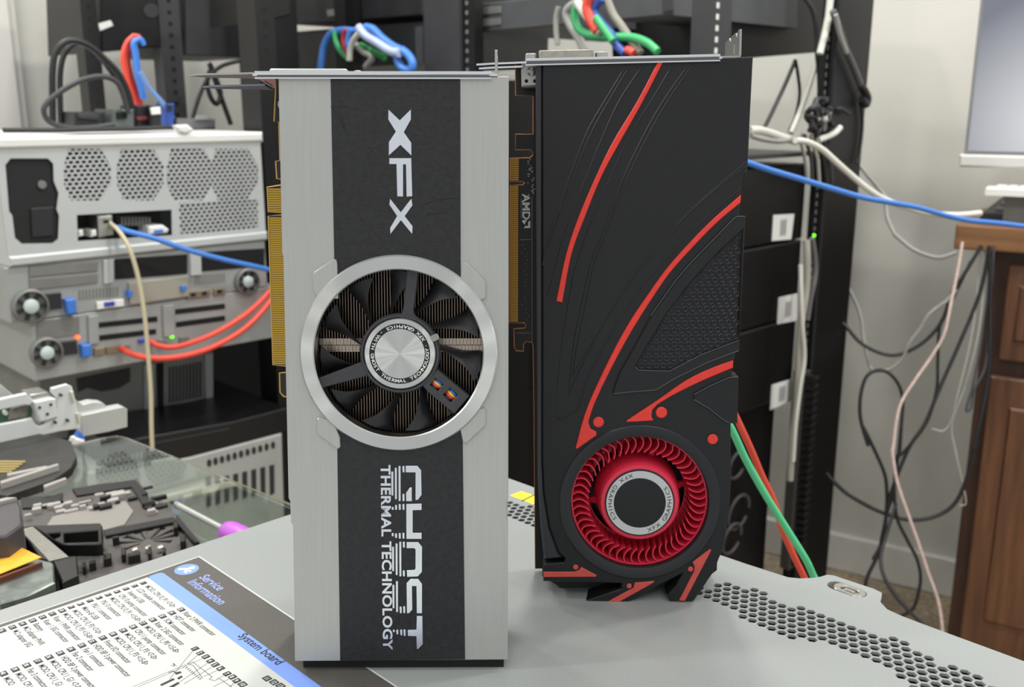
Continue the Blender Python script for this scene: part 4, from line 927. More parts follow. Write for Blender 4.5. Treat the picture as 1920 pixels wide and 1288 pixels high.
# ---- cables in front of the stack
cab([(222, 426), (240, 434), (290, 447), (350, 468), (420, 487), (480, 500), (530, 512), (600, 530)], [2, 25, 40, 45, 45, 40, 30, 20], 4.4, blue_c, 'blue network cable plugged into the white server, running right', None, 'network_cable')
cab([(206, 418), (222, 432), (240, 460), (254, 500), (264, 545), (272, 600), (279, 680), (283, 740), (284, 800), (286, 850)], [-2, 20, 40, 46, 48, 50, 50, 50, 50, 50], 3.4, cream_c, 'cream cable hanging straight down in front of the grey servers', None, 'network_cable')
cab([(226, 652), (240, 660), (262, 668), (300, 672), (350, 666), (400, 650), (450, 622), (490, 585), (540, 520)], [0, 14, 25, 40, 50, 50, 45, 35, 20], 5.0, red_c, 'lower of two red cables curving from the lowest grey server', 'red cables from the lowest server', 'network_cable')
cab([(282, 640), (298, 648), (325, 651), (360, 642), (400, 626), (445, 600), (485, 568), (540, 505)], [0, 14, 25, 35, 40, 40, 30, 10], 4.6, red_c, 'upper of two red cables curving from the lowest grey server', 'red cables from the lowest server', 'network_cable')

# ================================================================ glass desk and what lies on it
GZ = -88.0
C0 = hitz(222, 813, GZ); C1 = hitz(560, 949, GZ); d1 = (C1 - C0).normalized(); C2 = C0 - E1 * 1100
FG = Frame((0, 0, GZ), (1, 0, 0), (0, 1, 0), (0, 0, 1))
gl = thing('glass_desk', (-0.0, 500, GZ), 'clear glass desk top under the server parts at left', 'desk')
r0 = C0 + d1 * 18; r1 = C0 - E1 * 18
pts = [r1, C0 + (d1 - E1) * 3.5, r0, C0 + d1 * 820]; near = pts[-1] - E1 * 900 
pts += [pts[-1] + V((60, -600, 0)), pts[-1] + V((-1100, -600, 0)), C2]
m = MB(); m.prism([(p.x, p.y - 500) for p in pts], -8, 0, ch=0.8)
M['glass'] = mat('clear_glass', 'e4efe8', 0.02, trans=1.0)
m.build('glass_top', M['glass'], gl)
def leg(x, y): 
    q = MB(); q.tube([(x, y - 500, -8), (x, y - 500, FLOOR - GZ)], 18, 16); q.build('leg', M['steel'], gl)
leg(pts[-3].x - 40, pts[-3].y + 80); leg(-500, 250)
def GP(px, py, z): p = hitz(px, py, GZ + z); return (p.x, p.y)
class Lay:
    """flat parts lying on the glass: outlines seen at pixels, heights above the glass"""
    def __init__(s, name, px, py, label, cat, group=None):
        o = hitz(px, py, GZ); s.o = o; s.t = thing(name, o, label, cat, group)
    def pr(s, name, pts, z0, z1, mt, ch=0.4, holes=(), par=None, label=None):
        q = MB(); f = lambda l: [(GP(x, y, z1)[0] - s.o.x, GP(x, y, z1)[1] - s.o.y) for x, y in l]
        q.prism(f(pts), z0, z1, holes=[f(h) for h in holes], ch=ch); return q.build(name, mt, par or s.t, label=label)
def Zd(*p): return zz(p, 4.8, 0, 860)
trayg = mat('tray_plastic', '524e4b', 0.5, grain=(60, 0.06)); trayd = mat('tray_dark', '1a1919', 0.5); trayl = mat('tray_light', 'a5a19b', 0.4, grain=(40, 0.08))
L = Lay('plastic_air_baffle', 230, 1000, 'grey-black moulded plastic sheet with fan-shaped cutouts on the glass', 'server part')
def wedge(cx, cy, r0, r1, a0, a1, sq=0.42):
    return [(cx + r * math.cos(math.radians(a)), cy + r * sq * math.sin(math.radians(a)) - 0.18 * r * math.cos(math.radians(a))) for r, a in ((r0, a0), (r1, a0), (r1, (a0 + a1) / 2), (r1, a1), (r0, a1))]
wed = []
for a in range(185, 365, 27): wed.append(wedge(276, 1014, 9, 58, a + 3, a + 17))
for a in (18, 150): wed.append(wedge(276, 1014, 14, 50, a, a + 14))
for a in (200, 232, 264, 300, 332): wed.append(wedge(160, 1042, 8, 36, a + 4, a + 20, 0.6))
base = Zd((190, 400), (480, 330), (860, 240), (1240, 175), (1330, 330), (1520, 480), (1610, 500), (1800, 740), (1780, 790), (700, 1130), (560, 1120), (420, 950), (190, 600))
wed = [w_ for w_ in wed if all(inside(p, base) for p in w_)]
L.pr('sheet', base, 1, 4, trayg, 0.5, wed)
L.pr('smooth_pad', Zd((470, 520), (760, 440), (1130, 380), (1200, 470), (1120, 590), (930, 640), (900, 580), (420, 600)), 4, 5, mat('pad_grey', '8b8781', 0.45), 0.3)
L.pr('dark_groove', Zd((650, 270), (900, 225), (1220, 190), (1290, 270), (1380, 440), (1300, 440), (1230, 320), (1180, 250), (690, 330)), 4, 6, trayd, 0.4)
L.pr('dark_groove', Zd((930, 640), (1560, 520), (1590, 560), (950, 690)), 4, 7, trayd, 0.6); L.pr('dark_groove', Zd((1590, 500), (1790, 740), (1750, 750), (1570, 560)), 4, 8, trayd, 0.6)
L.pr('dark_groove', Zd((190, 350), (480, 330), (560, 300), (560, 350), (430, 430), (200, 440)), 4, 6, trayd, 0.4)
rr = random.Random(3)
for k in range(46):
    f = rr.random(); x = 200 + f * 1180; y = 420 - f * 160 + rr.random() * 120 - 20
    if f > 0.82: y = 230 + rr.random() * 260; x = 1180 + (y - 230) * 0.55 + rr.random() * 120
    wd_ = 35 + rr.random() * 110; hh = 9 + rr.random() * 14
    L.pr('moulded_rib', Zd((x, y), (x + wd_, y - wd_ * 0.22), (x + wd_ + 8, y - wd_ * 0.22 + hh), (x + 8, y + hh)), 4, 5 + rr.random() * 4, trayl if rr.random() < 0.68 else trayd, 0.5)
for (x, y, w_, h_) in ((1090, 800, 40, 90), (1150, 850, 110, 40), (1330, 790, 30, 90), (1560, 570, 40, 70), (1620, 690, 50, 80), (930, 860, 70, 60), (800, 920, 60, 30), (1010, 700, 60, 20), (1460, 800, 30, 60), (740, 930, 30, 60)):
    L.pr('moulded_rib', Zd((x, y), (x + w_, y - w_ * 0.2), (x + w_, y - w_ * 0.2 + h_ * 0.7), (x, y + h_ * 0.7)), 4, 11, trayd, 0.6)
for (x, y) in ((1330, 790), (1440, 785), (1210, 805)): L.pr('metal_clip', Zd((x - 28, y), (x + 24, y - 20), (x + 30, y), (x - 20, y + 18)), 5, 9, mat('clip_metal', 'c5c2b8', 0.35, 0.6), 0.6)
# black frame
L = Lay('plastic_bracket', 130, 1010, 'small black rectangular plastic frame leaning on the moulded sheet', 'server part')
L.pr('frame', Zd((290, 600), (900, 578), (920, 600), (920, 760), (860, 768), (560, 768), (500, 740)), 12, 22, M['black'], 0.8, [Zd((575, 665), (880, 640), (885, 745), (580, 755)), Zd((430, 670), (540, 660), (540, 700), (490, 720))])
L.pr('cross_rib', Zd((585, 700), (880, 665), (880, 690), (585, 730)), 10, 16, trayd, 0.6)
# heatsink with pale fins
L = Lay('finned_heatsink', 90, 1050, 'black module edged with a row of pale metal fins', 'heatsink')
L.pr('block', Zd((170, 610), (300, 600), (640, 890), (690, 870), (705, 1040), (560, 1110), (480, 930), (360, 900)), 0, 24, M['black'], 0.8)
n = 22
for k in range(n):
    f = k / (n - 1); x = 185 + 250 * f; y = 640 + 270 * f; x2 = 300 + 310 * f; y2 = 612 + 258 * f
    L.pr('fin', [(p[0], p[1]) for p in Zd((x, y), (x2, y2), (x2 + 3, y2 + 4.5), (x + 2.5, y + 5.5))], 23.5, 25.2, mat('pale_fin', 'd2cfc4', 0.35, 0.6), 0.3)
# steel connector block with the note on it
L = Lay('connector_cage', 50, 1090, 'scuffed steel connector block under the orange note', 'server part')
cg = L.pr('shell', Zd((-120, 1130), (-120, 1000), (60, 880), (360, 900), (480, 935), (495, 1110), (250, 1230), (0, 1300)), 0, 30, mat('scuffed_steel', '7c837f', 0.35, 0.8, grain=(80, 0.35)), 1.0)
L.pr('top_strip', Zd((-60, 1070), (350, 930), (380, 925), (-40, 1085)), 30, 34, mat('rust_plastic', '6e3a22', 0.5), 0.5)
fx = L.o
for (x, y) in ((275, 1040), (405, 1085), (285, 1150)):
    p = P(x / 4.8, 860 + y / 4.8, 1.0); q = MB(); d = ray(x / 4.8, 860 + y / 4.8)
    pz = hitz(x / 4.8, 860 + y / 4.8, GZ + 14); q.lathe([(3.2, -2), (3.2, 1.2), (2, 2), (0.001, 2)], 0, 0, 16)
    so = q.build('screw', M['steel'], L.t); so.location = ((pz - L.o) * S); so.rotation_euler = (math.radians(70), 0, math.radians(20))
L2_ = Lay('sticky_note', 40, 1060, 'bright orange paper note lying on the steel block', 'note')
L2_.pr('paper', Zd((-100, 700), (60, 735), (372, 885), (0, 1035), (-120, 1060)), 35.0, 35.5, mat('note_orange', 'fbb436', 0.6), 0)
L = Lay('plastic_block', 20, 980, 'dark charcoal plastic box at the left frame edge', 'server part')
L.pr('box', Zd((-160, 420), (150, 348), (192, 440), (200, 590), (60, 690), (-160, 720)), 0, 52, mat('block_charcoal', '4a474a', 0.5), 1.5)
L.pr('lip', Zd((-160, 395), (60, 345), (150, 345), (-160, 425)), 52, 55, trayl, 0.5)
# dark expansion board with gilt strips further back
L = Lay('expansion_board', 60, 890, 'dark board with gilt stripes lying behind the charcoal box', 'circuit board')
L.pr('board', Zd((-160, 300), (-160, -190), (300, -240), (640, -160), (690, -20), (640, 80), (480, 190), (60, 330)), 0, 8, mat('board_dark', '2d2c29', 0.4, grain=(60, 0.3)), 0.5)
for k in range(5): L.pr('gilt_strip', Zd((-160, 12 + k * 24), (235 - k * 30, 16 + k * 22), (225 - k * 30, 28 + k * 22), (-160, 26 + k * 24)), 8, 9.5, mat('gilt_strip', 'a9985f', 0.4, 0.4), 0.3)
for (a, b, c, d) in ((0, 200, 520, 40), (390, 235, 590, 165), (60, 130, 420, 60)): L.pr('pale_rail', Zd((a, b), (c, d), (c + 8, d + 12), (a + 8, b + 20)), 8, 14, trayl, 0.5)
# screwdriver
sd = thing('screwdriver', hitz(390, 985, GZ), 'screwdriver with purple handle and thin steel shaft on the glass', 'screwdriver'); so = hitz(390, 985, GZ) 
pa = hitz(331, 946, GZ + 8) - so; pb_ = hitz(422, 994, GZ + 8) - so; pc_ = hitz(460, 985, GZ + 12) - so
m = MB(); m.tube([pa, pb_], 3.0, 12); m.build('shaft', mat('shaft_steel', 'b9bcb8', 0.35, 0.6), sd)
m = MB(); dd = (pb_ - pa).normalized(); m.tube([pa - dd * 9, pa, pa + dd * 3], [1.2, 2.2, 3.3], 10); m.build('tip', cordm, sd)
hd = (dd + V((0.35, -0.1, 0))).normalized()
m = MB(); m.tube([pb_ - dd * 2, pb_ + dd * 3, pb_ + dd * 10, pb_ + dd * 24, pb_ + dd * 40, pb_ + dd * 52], [5, 8.5, 10, 10.5, 9.5, 5], 12); m.build('handle', mat('purple_handle', 'bd62cf', 0.35), sd, label='purple handle')
# white metal drive sled with green board
def Ze(*p): return zz(p, 7.154, 0, 700)
SZ = 60.0
FS = Frame(hitz(150, 810, GZ), E1, UP, NA)
sl = thing('drive_sled', FS, 'white metal drive sled with green circuit board inside, left of the glass', 'server part')
wm = M['white_metal']
def sp_(name, pts, w0, w1, mt, par=None, holes=(), ch=0.6): q = MB(); qp(q, FS, Ze(*pts), w0, w1, ch=ch, holes=[Ze(*h) for h in holes]); return q.build(name, mt, par or sl)
sp_('side_rail', [(-300, 740), (0, 685), (430, 600), (470, 680), (540, 715), (600, 690), (640, 640), (740, 600), (760, 330), (690, 260), (690, 200), (900, 145), (965, 175), (1085, 640), (1080, 740), (800, 780), (0, 970), (-300, 1050)], -4, 0, wm, ch=1)
sp_('top_rail', [(-300, 420), (0, 350), (360, 270), (450, 370), (400, 430), (330, 415), (0, 490), (-300, 560)], -6, 0, wm)
sp_('green_board', [(-300, 560), (0, 485), (330, 415), (440, 420), (430, 600), (0, 685), (-300, 750)], -18, -10, mat('board_green', '4c6f5c', 0.5, grain=(60, 0.3)))
sp_('chip_row', [(160, 470), (350, 420), (390, 440), (380, 590), (110, 630), (120, 540)], -12, -7, mat('chip_grey', '79756b', 0.5, grain=(90, 0.4)))
sp_('board_screw', circ(80, 535, 32, 14), -11, -5, M['white'])
sp_('hinge', [(450, 385), (690, 330), (750, 340), (780, 590), (640, 640), (540, 660), (500, 560)], -10, 3, wm, ch=1.5)
sp_('hinge_top', [(400, 290), (640, 250), (700, 300), (680, 330), (440, 370)], -30, -4, M['steel'])
for x, y in ((535, 460), (685, 420), (640, 548), (825, 293), (915, 635), (748, 660)): sp_('rivet_hole', circ(x, y, 20, 14), 0.2, 4, mat('hole_grey', '3d3d3d', 0.6), ch=0.2)
sp_('side_tab', [(945, 250), (985, 240), (1015, 370), (990, 400)], -6, 3, mat('cream_tab', 'd9d7c6', 0.5)); sp_('side_tab', [(1030, 540), (1060, 530), (1085, 650), (1060, 670)], -6, 3, MATS['cream_tab'])
sp_('rear_bar', [(1080, 600), (1100, 560), (1440, 490), (1660, 450), (1710, 480), (1710, 720), (1480, 780), (1110, 850)], -30, -14, mat('bar_grey', 'c0c2be', 0.4, 0.2)); sp_('rear_wing', [(1010, 350), (1110, 420), (1240, 385), (1380, 395), (1460, 470), (1440, 500), (1090, 570), (1040, 500)], -40, -25, MATS['bar_grey'])
sp_('cover_plate', [(-300, 0), (0, 140), (190, 300), (0, 345), (-300, 410)], -40, -20, MATS['bar_grey'])
sp_('foot', [(-250, 1040), (-150, 1010), (-150, 1290), (-250, 1290)], -20, -8, dull)
t_ = thing('cable_clip', FS, 'blue and white plug dangling under the white drive sled', 'plug'); q = MB(); qp(q, FS, Ze((1030, 870), (1075, 780), (1140, 850), (1145, 920), (1030, 920)), -12, -2, ch=1); q.build('blue_body', bluep, t_)
q = MB(); qp(q, FS, Ze((1000, 880), (1040, 865), (1145, 900), (1140, 960), (1000, 1015), (950, 1005)), -12, 0, ch=2); q.build('white_end', wlab, t_)
# ================================================================ black rack in the middle and on the right
CO = P(1322, 400, 1500)
FRB = Frame(CO, E1, UP, NA)                    # its right-hand face
FRL = Frame(CO, NA, UP, -E1)                   # its left-hand side
FZB = FLOOR - CO.z
rb = thing('equipment_rack', FRB, 'tall black rack behind the cards, holding dark units and battery boxes', 'rack')
def fu(fr, px, py, w=0): return fr.hit(px, py, w)[0]
def fv(fr, px, py, w=0): return fr.hit(px, py, w)[1]
TB = 620.0; RW = 505.0
def sideM(u, v, w): return (-w, v, u)          # left-side frame coordinates into the right-face frame
def holes_(q, u0, v0, v1, w, du=7, step=16, mi=1):
    k = v0
    while k < v1: q.box(u0 - du / 2, u0 + du / 2, k, k + 8, w, w + 0.5, mi=mi); k += step
m = MB(); m.box(0, 46, FZB, TB, -40, 0); holes_(m, 8, -100, TB, 0); m.build('post', [rackg, wlab], rb)
um = (fu(FRL, 795, 70), fu(FRL, 862, 70), fu(FRL, 884, 70))
m = MB(); m.box(um[0], um[1], FZB, TB, -40, 0, xf=sideM); m.box(um[1], um[2], FZB, TB, -30, -8, xf=sideM, mi=2)
k = -100
while k < TB: m.box(um[1] + 8, um[1] + 15, k, k + 7, -8, -7.4, mi=1, xf=sideM); k += 17
m.build('post', [rackg, dull, rackm], rb)
m = MB(); m.box(-960, -920, FZB, TB, -40, 0, xf=sideM); m.build('post', rackm, rb)
pr0 = fu(FRB, 1541, 440)
m = MB(); m.box(pr0, RW, FZB, TB, -18, 0, ch=3); m.build('post', rackm, rb)
m = MB(); m.box(pr0 - 14, pr0, FZB, TB, -22, -12); holes_(m, pr0 - 6, -300, TB, -12, 5, 15); m.build('mounting_strip', [rackm, dull], rb)
m = MB(); m.box(-940, -4, FZB + 60, fv(FRL, 980, 150, -50), -60, -50, xf=sideM); m.build('side_panel', mat('panel_black', '0b0b0c', 0.55), rb)
m = MB(); m.box(-2, RW, FZB, FZB + 60, -960, 0); m.build('base', rackm, rb)
m = MB(); m.box(20, RW - 20, FZB + 60, fv(FRB, 1440, 300) + 10, -960, -900); m.build('back_panel', void, rb)
sh_v = fv(FRB, 1450, 290)
m = MB(); m.box(46, pr0 - 15, sh_v - 7, sh_v, -400, -10, ch=1); m.build('shelf', rackg, rb)
# units seen through the open left side
def unit(label, x0, x1, yt0, yb0, yb1, mt, w, extras=(), name='rack_unit'):
    t_ = thing(name, FRL, label, 'rack unit'); q = MB(); qp(q, FRL, [(x0, yt0), (x1, yt0 - 20), (x1, yb1), (x0, yb0)], w - 380, w, ch=2); q.build('case', mt, t_)
    for nm, ps, mt2 in extras:
        q = MB(); qp(q, FRL, ps, w, w + 3, ch=0.6); q.build(nm, mt2, t_)
    return t_
gu = mat('unit_charcoal', '242528', 0.5, grain=(25, 0.1)); gu2 = mat('unit_grey', '4b4d50', 0.45, grain=(25, 0.08))
unit('dark grey unit at top centre with a pale sticker', 545, 790, -60, 46, 28, gu, -45, (('sticker', [(612, 19), (640, 16), (645, 29), (614, 31)], dull),))
unit('charcoal unit behind the blue and green cable bundle', 545, 788, 60, 135, 118, gu, -60, (('bracket_tab', [(778, 50), (790, 49), (790, 120), (780, 122)], gu2),))
unit('mid-grey unit at top centre right with pale ports', 888, 1072, 8, 62, 45, gu2, -45, (('port_row', [(900, 14), (938, 11), (938, 24), (901, 28)], dull), ('port_row', [(903, 36), (938, 33), (938, 46), (904, 50)], dull)))
unit('mid-grey unit top right of centre, beside the holed post', 1150, 1262, -40, 38, 28, gu2, -40, (('side_ear', [(1240, -10), (1260, -12), (1262, 20), (1242, 24)], rackg),))
t_ = thing('rack_unit', FRB, 'black unit at the top of the right rack opening', 'rack unit'); q = MB(); qp(q, FRB, [(1368, -60), (1560, -60), (1560, 96), (1368, 112)], -380, -120, ch=2); q.build('case', mat('unit_black', '08080a', 0.5), t_)
q = MB(); qp(q, FRB, [(1368, -60), (1430, -60), (1490, 38), (1440, 30), (1368, 6)], -119, -112); q.build('sloped_panel', gu2, t_)
# back-lit opening is the pale wall behind; battery boxes with white labels below
v_s = sh_v - 8; bh = [0, 0, 0, 0, 0]
seams = [fv(FRB, 1390, 318), fv(FRB, 1390, 478), fv(FRB, 1390, 637), fv(FRB, 1390, 796), fv(FRB, 1390, 960)]
boxm = mat('battery_black', '070708', 0.45, grain=(40, 0.15))
names_ = ('topmost of three', 'middle of three', 'lowest of three')
labs = ([(1449, 402), (1489, 400), (1483, 450), (1446, 453)], [(1459, 557), (1495, 549), (1494, 602), (1456, 609)], [(1446, 721), (1485, 709), (1483, 752), (1443, 770)])
for i in range(3):
    t_ = thing('battery_box', FRB, 'black box with a square white label in the right rack, %s' % names_[i], 'battery box', 'labelled boxes in the right rack')
    q = MB(); q.box(46, pr0 - 16, seams[i + 1] + 1.5, seams[i] - 1.5, -420, -30, ch=3); q.build('case', boxm, t_)
    q = MB(); a = FRB.hits(labs[i], -30); q.prism(inset(ccw(a), 1.0), -30, -28.6, ch=0.6); lb = q.build('white_label', wlab, t_)
    c = (sum(p[0] for p in a) / 4, sum(p[1] for p in a) / 4)
    q = MB(); q.box(c[0] - 11, c[0] + 11, c[1] - 15, c[1] + 15, -28.6, -28.2)
    for k in range(6): q.box(c[0] - 9 + k * 3.4, c[0] - 7.6 + k * 3.4, c[1] - 12, c[1] + 12, -28.2, -28.0, mi=1)
    q.build('label_print', [mat('print_grey', 'b9bab8', 0.5), mat('print_mid', '8f9090', 0.5)], lb)
t_ = thing('rack_unit', FRB, 'black open bay holding coiled cords under the labelled boxes', 'rack unit'); q = MB(); q.box(46, pr0 - 16, FZB + 80, seams[3] - 3, -420, -62, ch=3); q.build('case', MATS['unit_black'], t_)
for k, (x, y, r, l) in enumerate(((1382, 872, 26, 'topmost'), (1385, 960, 34, 'middle'), (1372, 1010, 30, 'lowest'))):
    c = FRB.hit(x, y, -52); pts = [FRB.pt(c[0] + r * math.cos(a), c[1] + r * math.sin(a), -52 + 3 * math.sin(a)) for a in [2 * math.pi * i / 24 for i in range(23)]]
    cable('coiled_cable', pts, 3.2, mat('cord_mid_grey', '4c4c4e', 0.5), 'coiled dark cord in the open bay of the right rack, %s' % l, 'cable', 'coiled cords in the right rack', seg=2)
led(FRB, 1527, 441.5, 2, 'led_green', '5fe01a', rb, 3.0)
# cable trunk on the post
def RB_(px, py, w=0): a, b = FRB.hit(px, py, w); return FRB.pt(a, b, w)
def cb(pts, w, r, mt, label, name='network_cable', cat='cable', group=None, n=8, seg=7):
    return cable(name, [RB_(x, y, w if not isinstance(w, (list, tuple)) else w[i]) for i, (x, y) in enumerate(pts)], r, mt, label, cat, group, n, seg)
def Zf(*p): return zz(p, 2.927, 1360, 0)
def Zg(*p): return zz(p, 2.8, 1360, 400)
def Zh(*p): return zz(p, 2.64, 1360, 800)
t_ = thing('cable_organizer', FRB, 'comb-like cable organizer strip down the right rack post', 'cable organizer'); q = MB(); a = fu(FRB, 1500, 850, 4); q.box(a - 6, a + 22, FZB + 250, fv(FRB, 1500, 700), -18, 2, ch=1); q.build('spine', mat('organizer_grey', '3f3e3c', 0.5), t_)
k = FZB + 260; i = 0
while k < fv(FRB, 1500, 705): 
    q = MB(); q.box(a + 2, a + 20, k, k + 7, 2, 22, ch=0.8); q.build('finger', mat('finger_black', '161617', 0.5), t_); k += 15
trunk = mat('trunk_pale', 'a7a49a', 0.55)
cb(Zg((425, 140), (430, 250), (425, 400), (400, 560), (388, 700), (382, 860), (372, 1020), (350, 1200), (340, 1400)), [18, 22, 24, 24, 24, 24, 24, 22, 20], 6.5, trunk, 'pale cable trunk down the right rack post, thick one')
cb(Zg((395, 270), (398, 420), (405, 600), (415, 760), (395, 900), (370, 1100), (356, 1300)), [28, 32, 34, 34, 32, 30, 28], 4.0, white_c, 'white cable running down beside the thick pale trunk')
cb(Zg((455, 130), (470, 240), (470, 330), (445, 460), (430, 560)), 16, 5, mat('cable_mid_grey', '6d6d6c', 0.5), 'grey cable beside the green light on the rack post')
# opening: cords hanging against the pale wall
cb(Zf((580, -40), (565, 90), (545, 190), (518, 295)), -5, 6.0, white_c, 'thick white cable hanging at the top of the right rack post')
cb(Zf((495, 360), (460, 470), (415, 600), (360, 730)), -60, 5.0, white_c, 'white cable slanting across the bright opening in the right rack')
cb(Zf((385, 330), (330, 460), (260, 610), (215, 700)), -80, 3.6, cordm, 'black cord slanting across the bright opening, left one', name='power_cable')
cb(Zf((385, 330), (400, 420), (408, 520), (385, 640), (350, 720)), -70, 3.0, cordm, 'black cord hanging down the middle of the bright opening', name='power_cable')
cb(Zf((505, 300), (515, 420), (515, 560), (490, 680)), -40, 4.5, cordg, 'dark grey cord at the right side of the bright opening', name='power_cable')
cb(Zf((430, -20), (480, 60), (500, 180), (505, 320)), -30, 4.0, cordg, 'dark grey cord bending down from the top of the right rack', name='power_cable')
cb(Zf((590, 60), (625, 160), (660, 270), (700, 360), (740, 460), (765, 520)), 12, 6.0, mat('cable_slate', '55565a', 0.5), 'slate cable bundle slanting down the right rack post')
cb(Zf((605, 80), (630, 190), (665, 290)), 22, 4.0, grey_c, 'light grey cable at the top of the slate bundle')
cb(Zf((745, 470), (765, 500), (782, 540), (770, 575), (750, 540)), 14, 7.0, cordm, 'black cable knot sticking out at the rack edge', name='cable_knot', cat='cable knot')
cb(Zf((130, 715), (190, 715), (260, 735), (330, 760), (385, 775)), -5, 7.0, white_c, 'white cable bundle coming out right behind the black card')
cb(Zf((140, 745), (210, 765), (300, 775), (370, 760), (420, 740)), 0, 4.5, grey_c, 'grey cable under the white bundle behind the black card')
cb(Zf((510, 770), (560, 750), (600, 730), (630, 700)), 14, 5.5, white_c, 'short white cable end at the black cord tangle')
rr = random.Random(11)
for k in range(9):
    x, y = 440 + rr.random() * 110, 610 + rr.random() * 110; p_ = [(x, y)]
    for s_ in range(5): p_.append((p_[-1][0] + rr.uniform(-10, 52), p_[-1][1] + rr.uniform(-46, 40)))
    cb(Zf(*p_), [rr.uniform(0, 22) for _ in p_], 3.6 + rr.random() * 1.6, (cordm, cordg, cordm, grey_c)[k % 4], 'cord in the tangle on the right rack post', name='power_cable', group='tangled cords on the right rack post', n=7)
for k in range(5):
    x = 400 + k * 34; cb(Zf((x, 740), (x + 20, 800 + k * 8), (x + 38, 880), (x + 44 + rr.uniform(-8, 8), 1000)), 8, 3.4, (grey_c, cordg, trunk, cordm, cordg)[k], ('light grey cord hanging below the tangle on the rack post', 'dark grey cord hanging between the light grey and pale ones', 'pale cord hanging below the tangle on the rack post', 'black cord hanging below the tangle, beside the pale one', 'dark grey cord hanging below the tangle, nearest the rack edge')[k], name='power_cable')
cb(Zf((740, 560), (752, 650), (748, 740), (735, 840), (720, 900)), 6, 3.0, cordm, 'black cord running down the outer edge of the right rack', name='power_cable')

# ---- blue bundle above the front card, green bundle above the black card
def LBp(px, py, w=0): a, b = FRL.hit(px, py, w); return FRL.pt(a, b, w)
def cl_(pts, w, r, mt, label, group=None, name='network_cable', n=8):
    return cable(name, [LBp(x, y, w if not isinstance(w, (list, tuple)) else w[i]) for i, (x, y) in enumerate(pts)], r, mt, label, 'cable', group, n)
def Zi(*p): return zz(p, 3.43, 540, 0)
cl_(Zi((205, 470), (215, 390), (235, 290), (280, 215), (350, 195), (430, 200), (500, 190)), 40, 7.5, blue_c, 'thick blue cable arching down at the left of the cable bundle')
cl_(Zi((300, 200), (310, 270), (340, 330), (390, 380)), 46, 6.0, green_c, 'green cable under the left of the blue bundle')
cl_(Zi((370, 190), (355, 250), (370, 320), (410, 380)), 50, 5.0, mat('cable_dark_red', 'b8323c', 0.45), 'dark red cable in the blue bundle')
cl_(Zi((400, 190), (385, 260), (395, 330)), 54, 5.5, blue_c, 'short blue cable beside the dark red one')
cl_(Zi((455, 215), (420, 260), (400, 320), (395, 390)), 58, 6.0, white_c, 'white cable dropping from the middle of the blue bundle')
cl_(Zi((430, 280), (480, 330), (540, 370), (500, 430)), 44, 6.5, grey_c, 'grey cable crumpled below the blue bundle')
cl_(Zi((470, 290), (540, 330), (620, 370)), 40, 7.0, mat('cable_deep_green', '2f8a48', 0.45), 'deep green cable under the right part of the blue bundle')
cl_(Zi((455, 175), (500, 230), (580, 280), (660, 330), (720, 340)), 64, 9.0, mat('cable_ice', 'b9c6e6', 0.4), 'ice-white cable along the top of the blue bundle')
cl_(Zi((500, 175), (550, 190), (600, 240), (680, 300), (760, 340), (800, 400), (790, 450), (740, 440), (705, 390), (700, 330), (740, 320)), 56, 8.0, blue_c, 'thick blue cable ending in a hanging loop')
def Zj(*p): return zz(p, 3.097, 1020, 0)
cl_(Zj((260, -30), (180, 20), (130, 70), (150, 140), (200, 220), (240, 300)), 60, 7.0, grey_c, 'grey-white cable curving at the left of the green bundle')
cl_(Zj((210, 0), (180, 70), (190, 150), (240, 195), (320, 210), (420, 215), (520, 220), (600, 250), (660, 300)), 72, 6.5, green_c, 'green cable looping across above the black card')
cl_(Zj((190, 10), (240, 80), (290, 140), (330, 190)), 80, 7.0, white_c, 'white cable crossing under the green loop')
cl_(Zj((270, -30), (250, 40), (270, 110), (310, 180)), 84, 8.0, red_c, 'red cable at the top of the green bundle')
cl_(Zj((330, -10), (290, 60), (330, 130), (400, 210), (420, 260), (470, 310)), 76, 7.0, mat('cable_navy', '3a55a8', 0.45), 'navy cable running down through the green bundle')
cl_(Zj((300, 100), (350, 170), (400, 240)), 88, 6.0, green_c, 'short green cable at the crossing of the bundle')
cl_(Zj((360, -20), (400, 80), (450, 150), (510, 240), (560, 310)), 66, 6.5, mat('cable_stone', '8f8b80', 0.5), 'stone-coloured cable at the right of the green bundle')
cl_(Zj((480, 290), (500, 296), (520, 310)), 80, 6, red_c, 'short red cable end above the black card bracket')
cl_(Zj((85, 40), (70, 110), (72, 200), (80, 260)), 30, 4.5, grey_c, 'thin grey cable hanging left of the green bundle')

# ================================================================ long cables crossing to the desk
def deep(pts, z0, z1, r, mt, label, name='network_cable', cat='cable', group=None, seg=7):
    n = len(pts); return cable(name, [P(x, y, z0 + (z1 - z0) * i / (n - 1)) for i, (x, y) in enumerate(pts)], r, mt, label, cat, group, 8, seg)
deep(Zf((-200, 800), (-20, 850), (115, 890), (250, 935), (420, 985), (600, 1040), (760, 1085), (900, 1110), (1060, 1140), (1200, 1180), (1340, 1210), (1500, 1225), (1700, 1250)), 1180, 1640, 4.0, blue_c, 'long blue network cable stretched from behind the black card to the desk')
deep(Zf((385, 770), (450, 780), (530, 820), (620, 900), (700, 970), (800, 1050), (890, 1100), (1000, 1140), (1130, 1172), (1280, 1180), (1400, 1170)), 1520, 1700, 5.2, white_c, 'white cable sagging from the rack tangle to the desk')
deep(Zh((-60, -140), (30, 10), (100, 160), (200, 340), (300, 500), (400, 660), (440, 745), (520, 880)), 700, 760, 2.7, mat('cable_mint', '5fd79a', 0.4), 'mint green cable slanting down beside the black card')
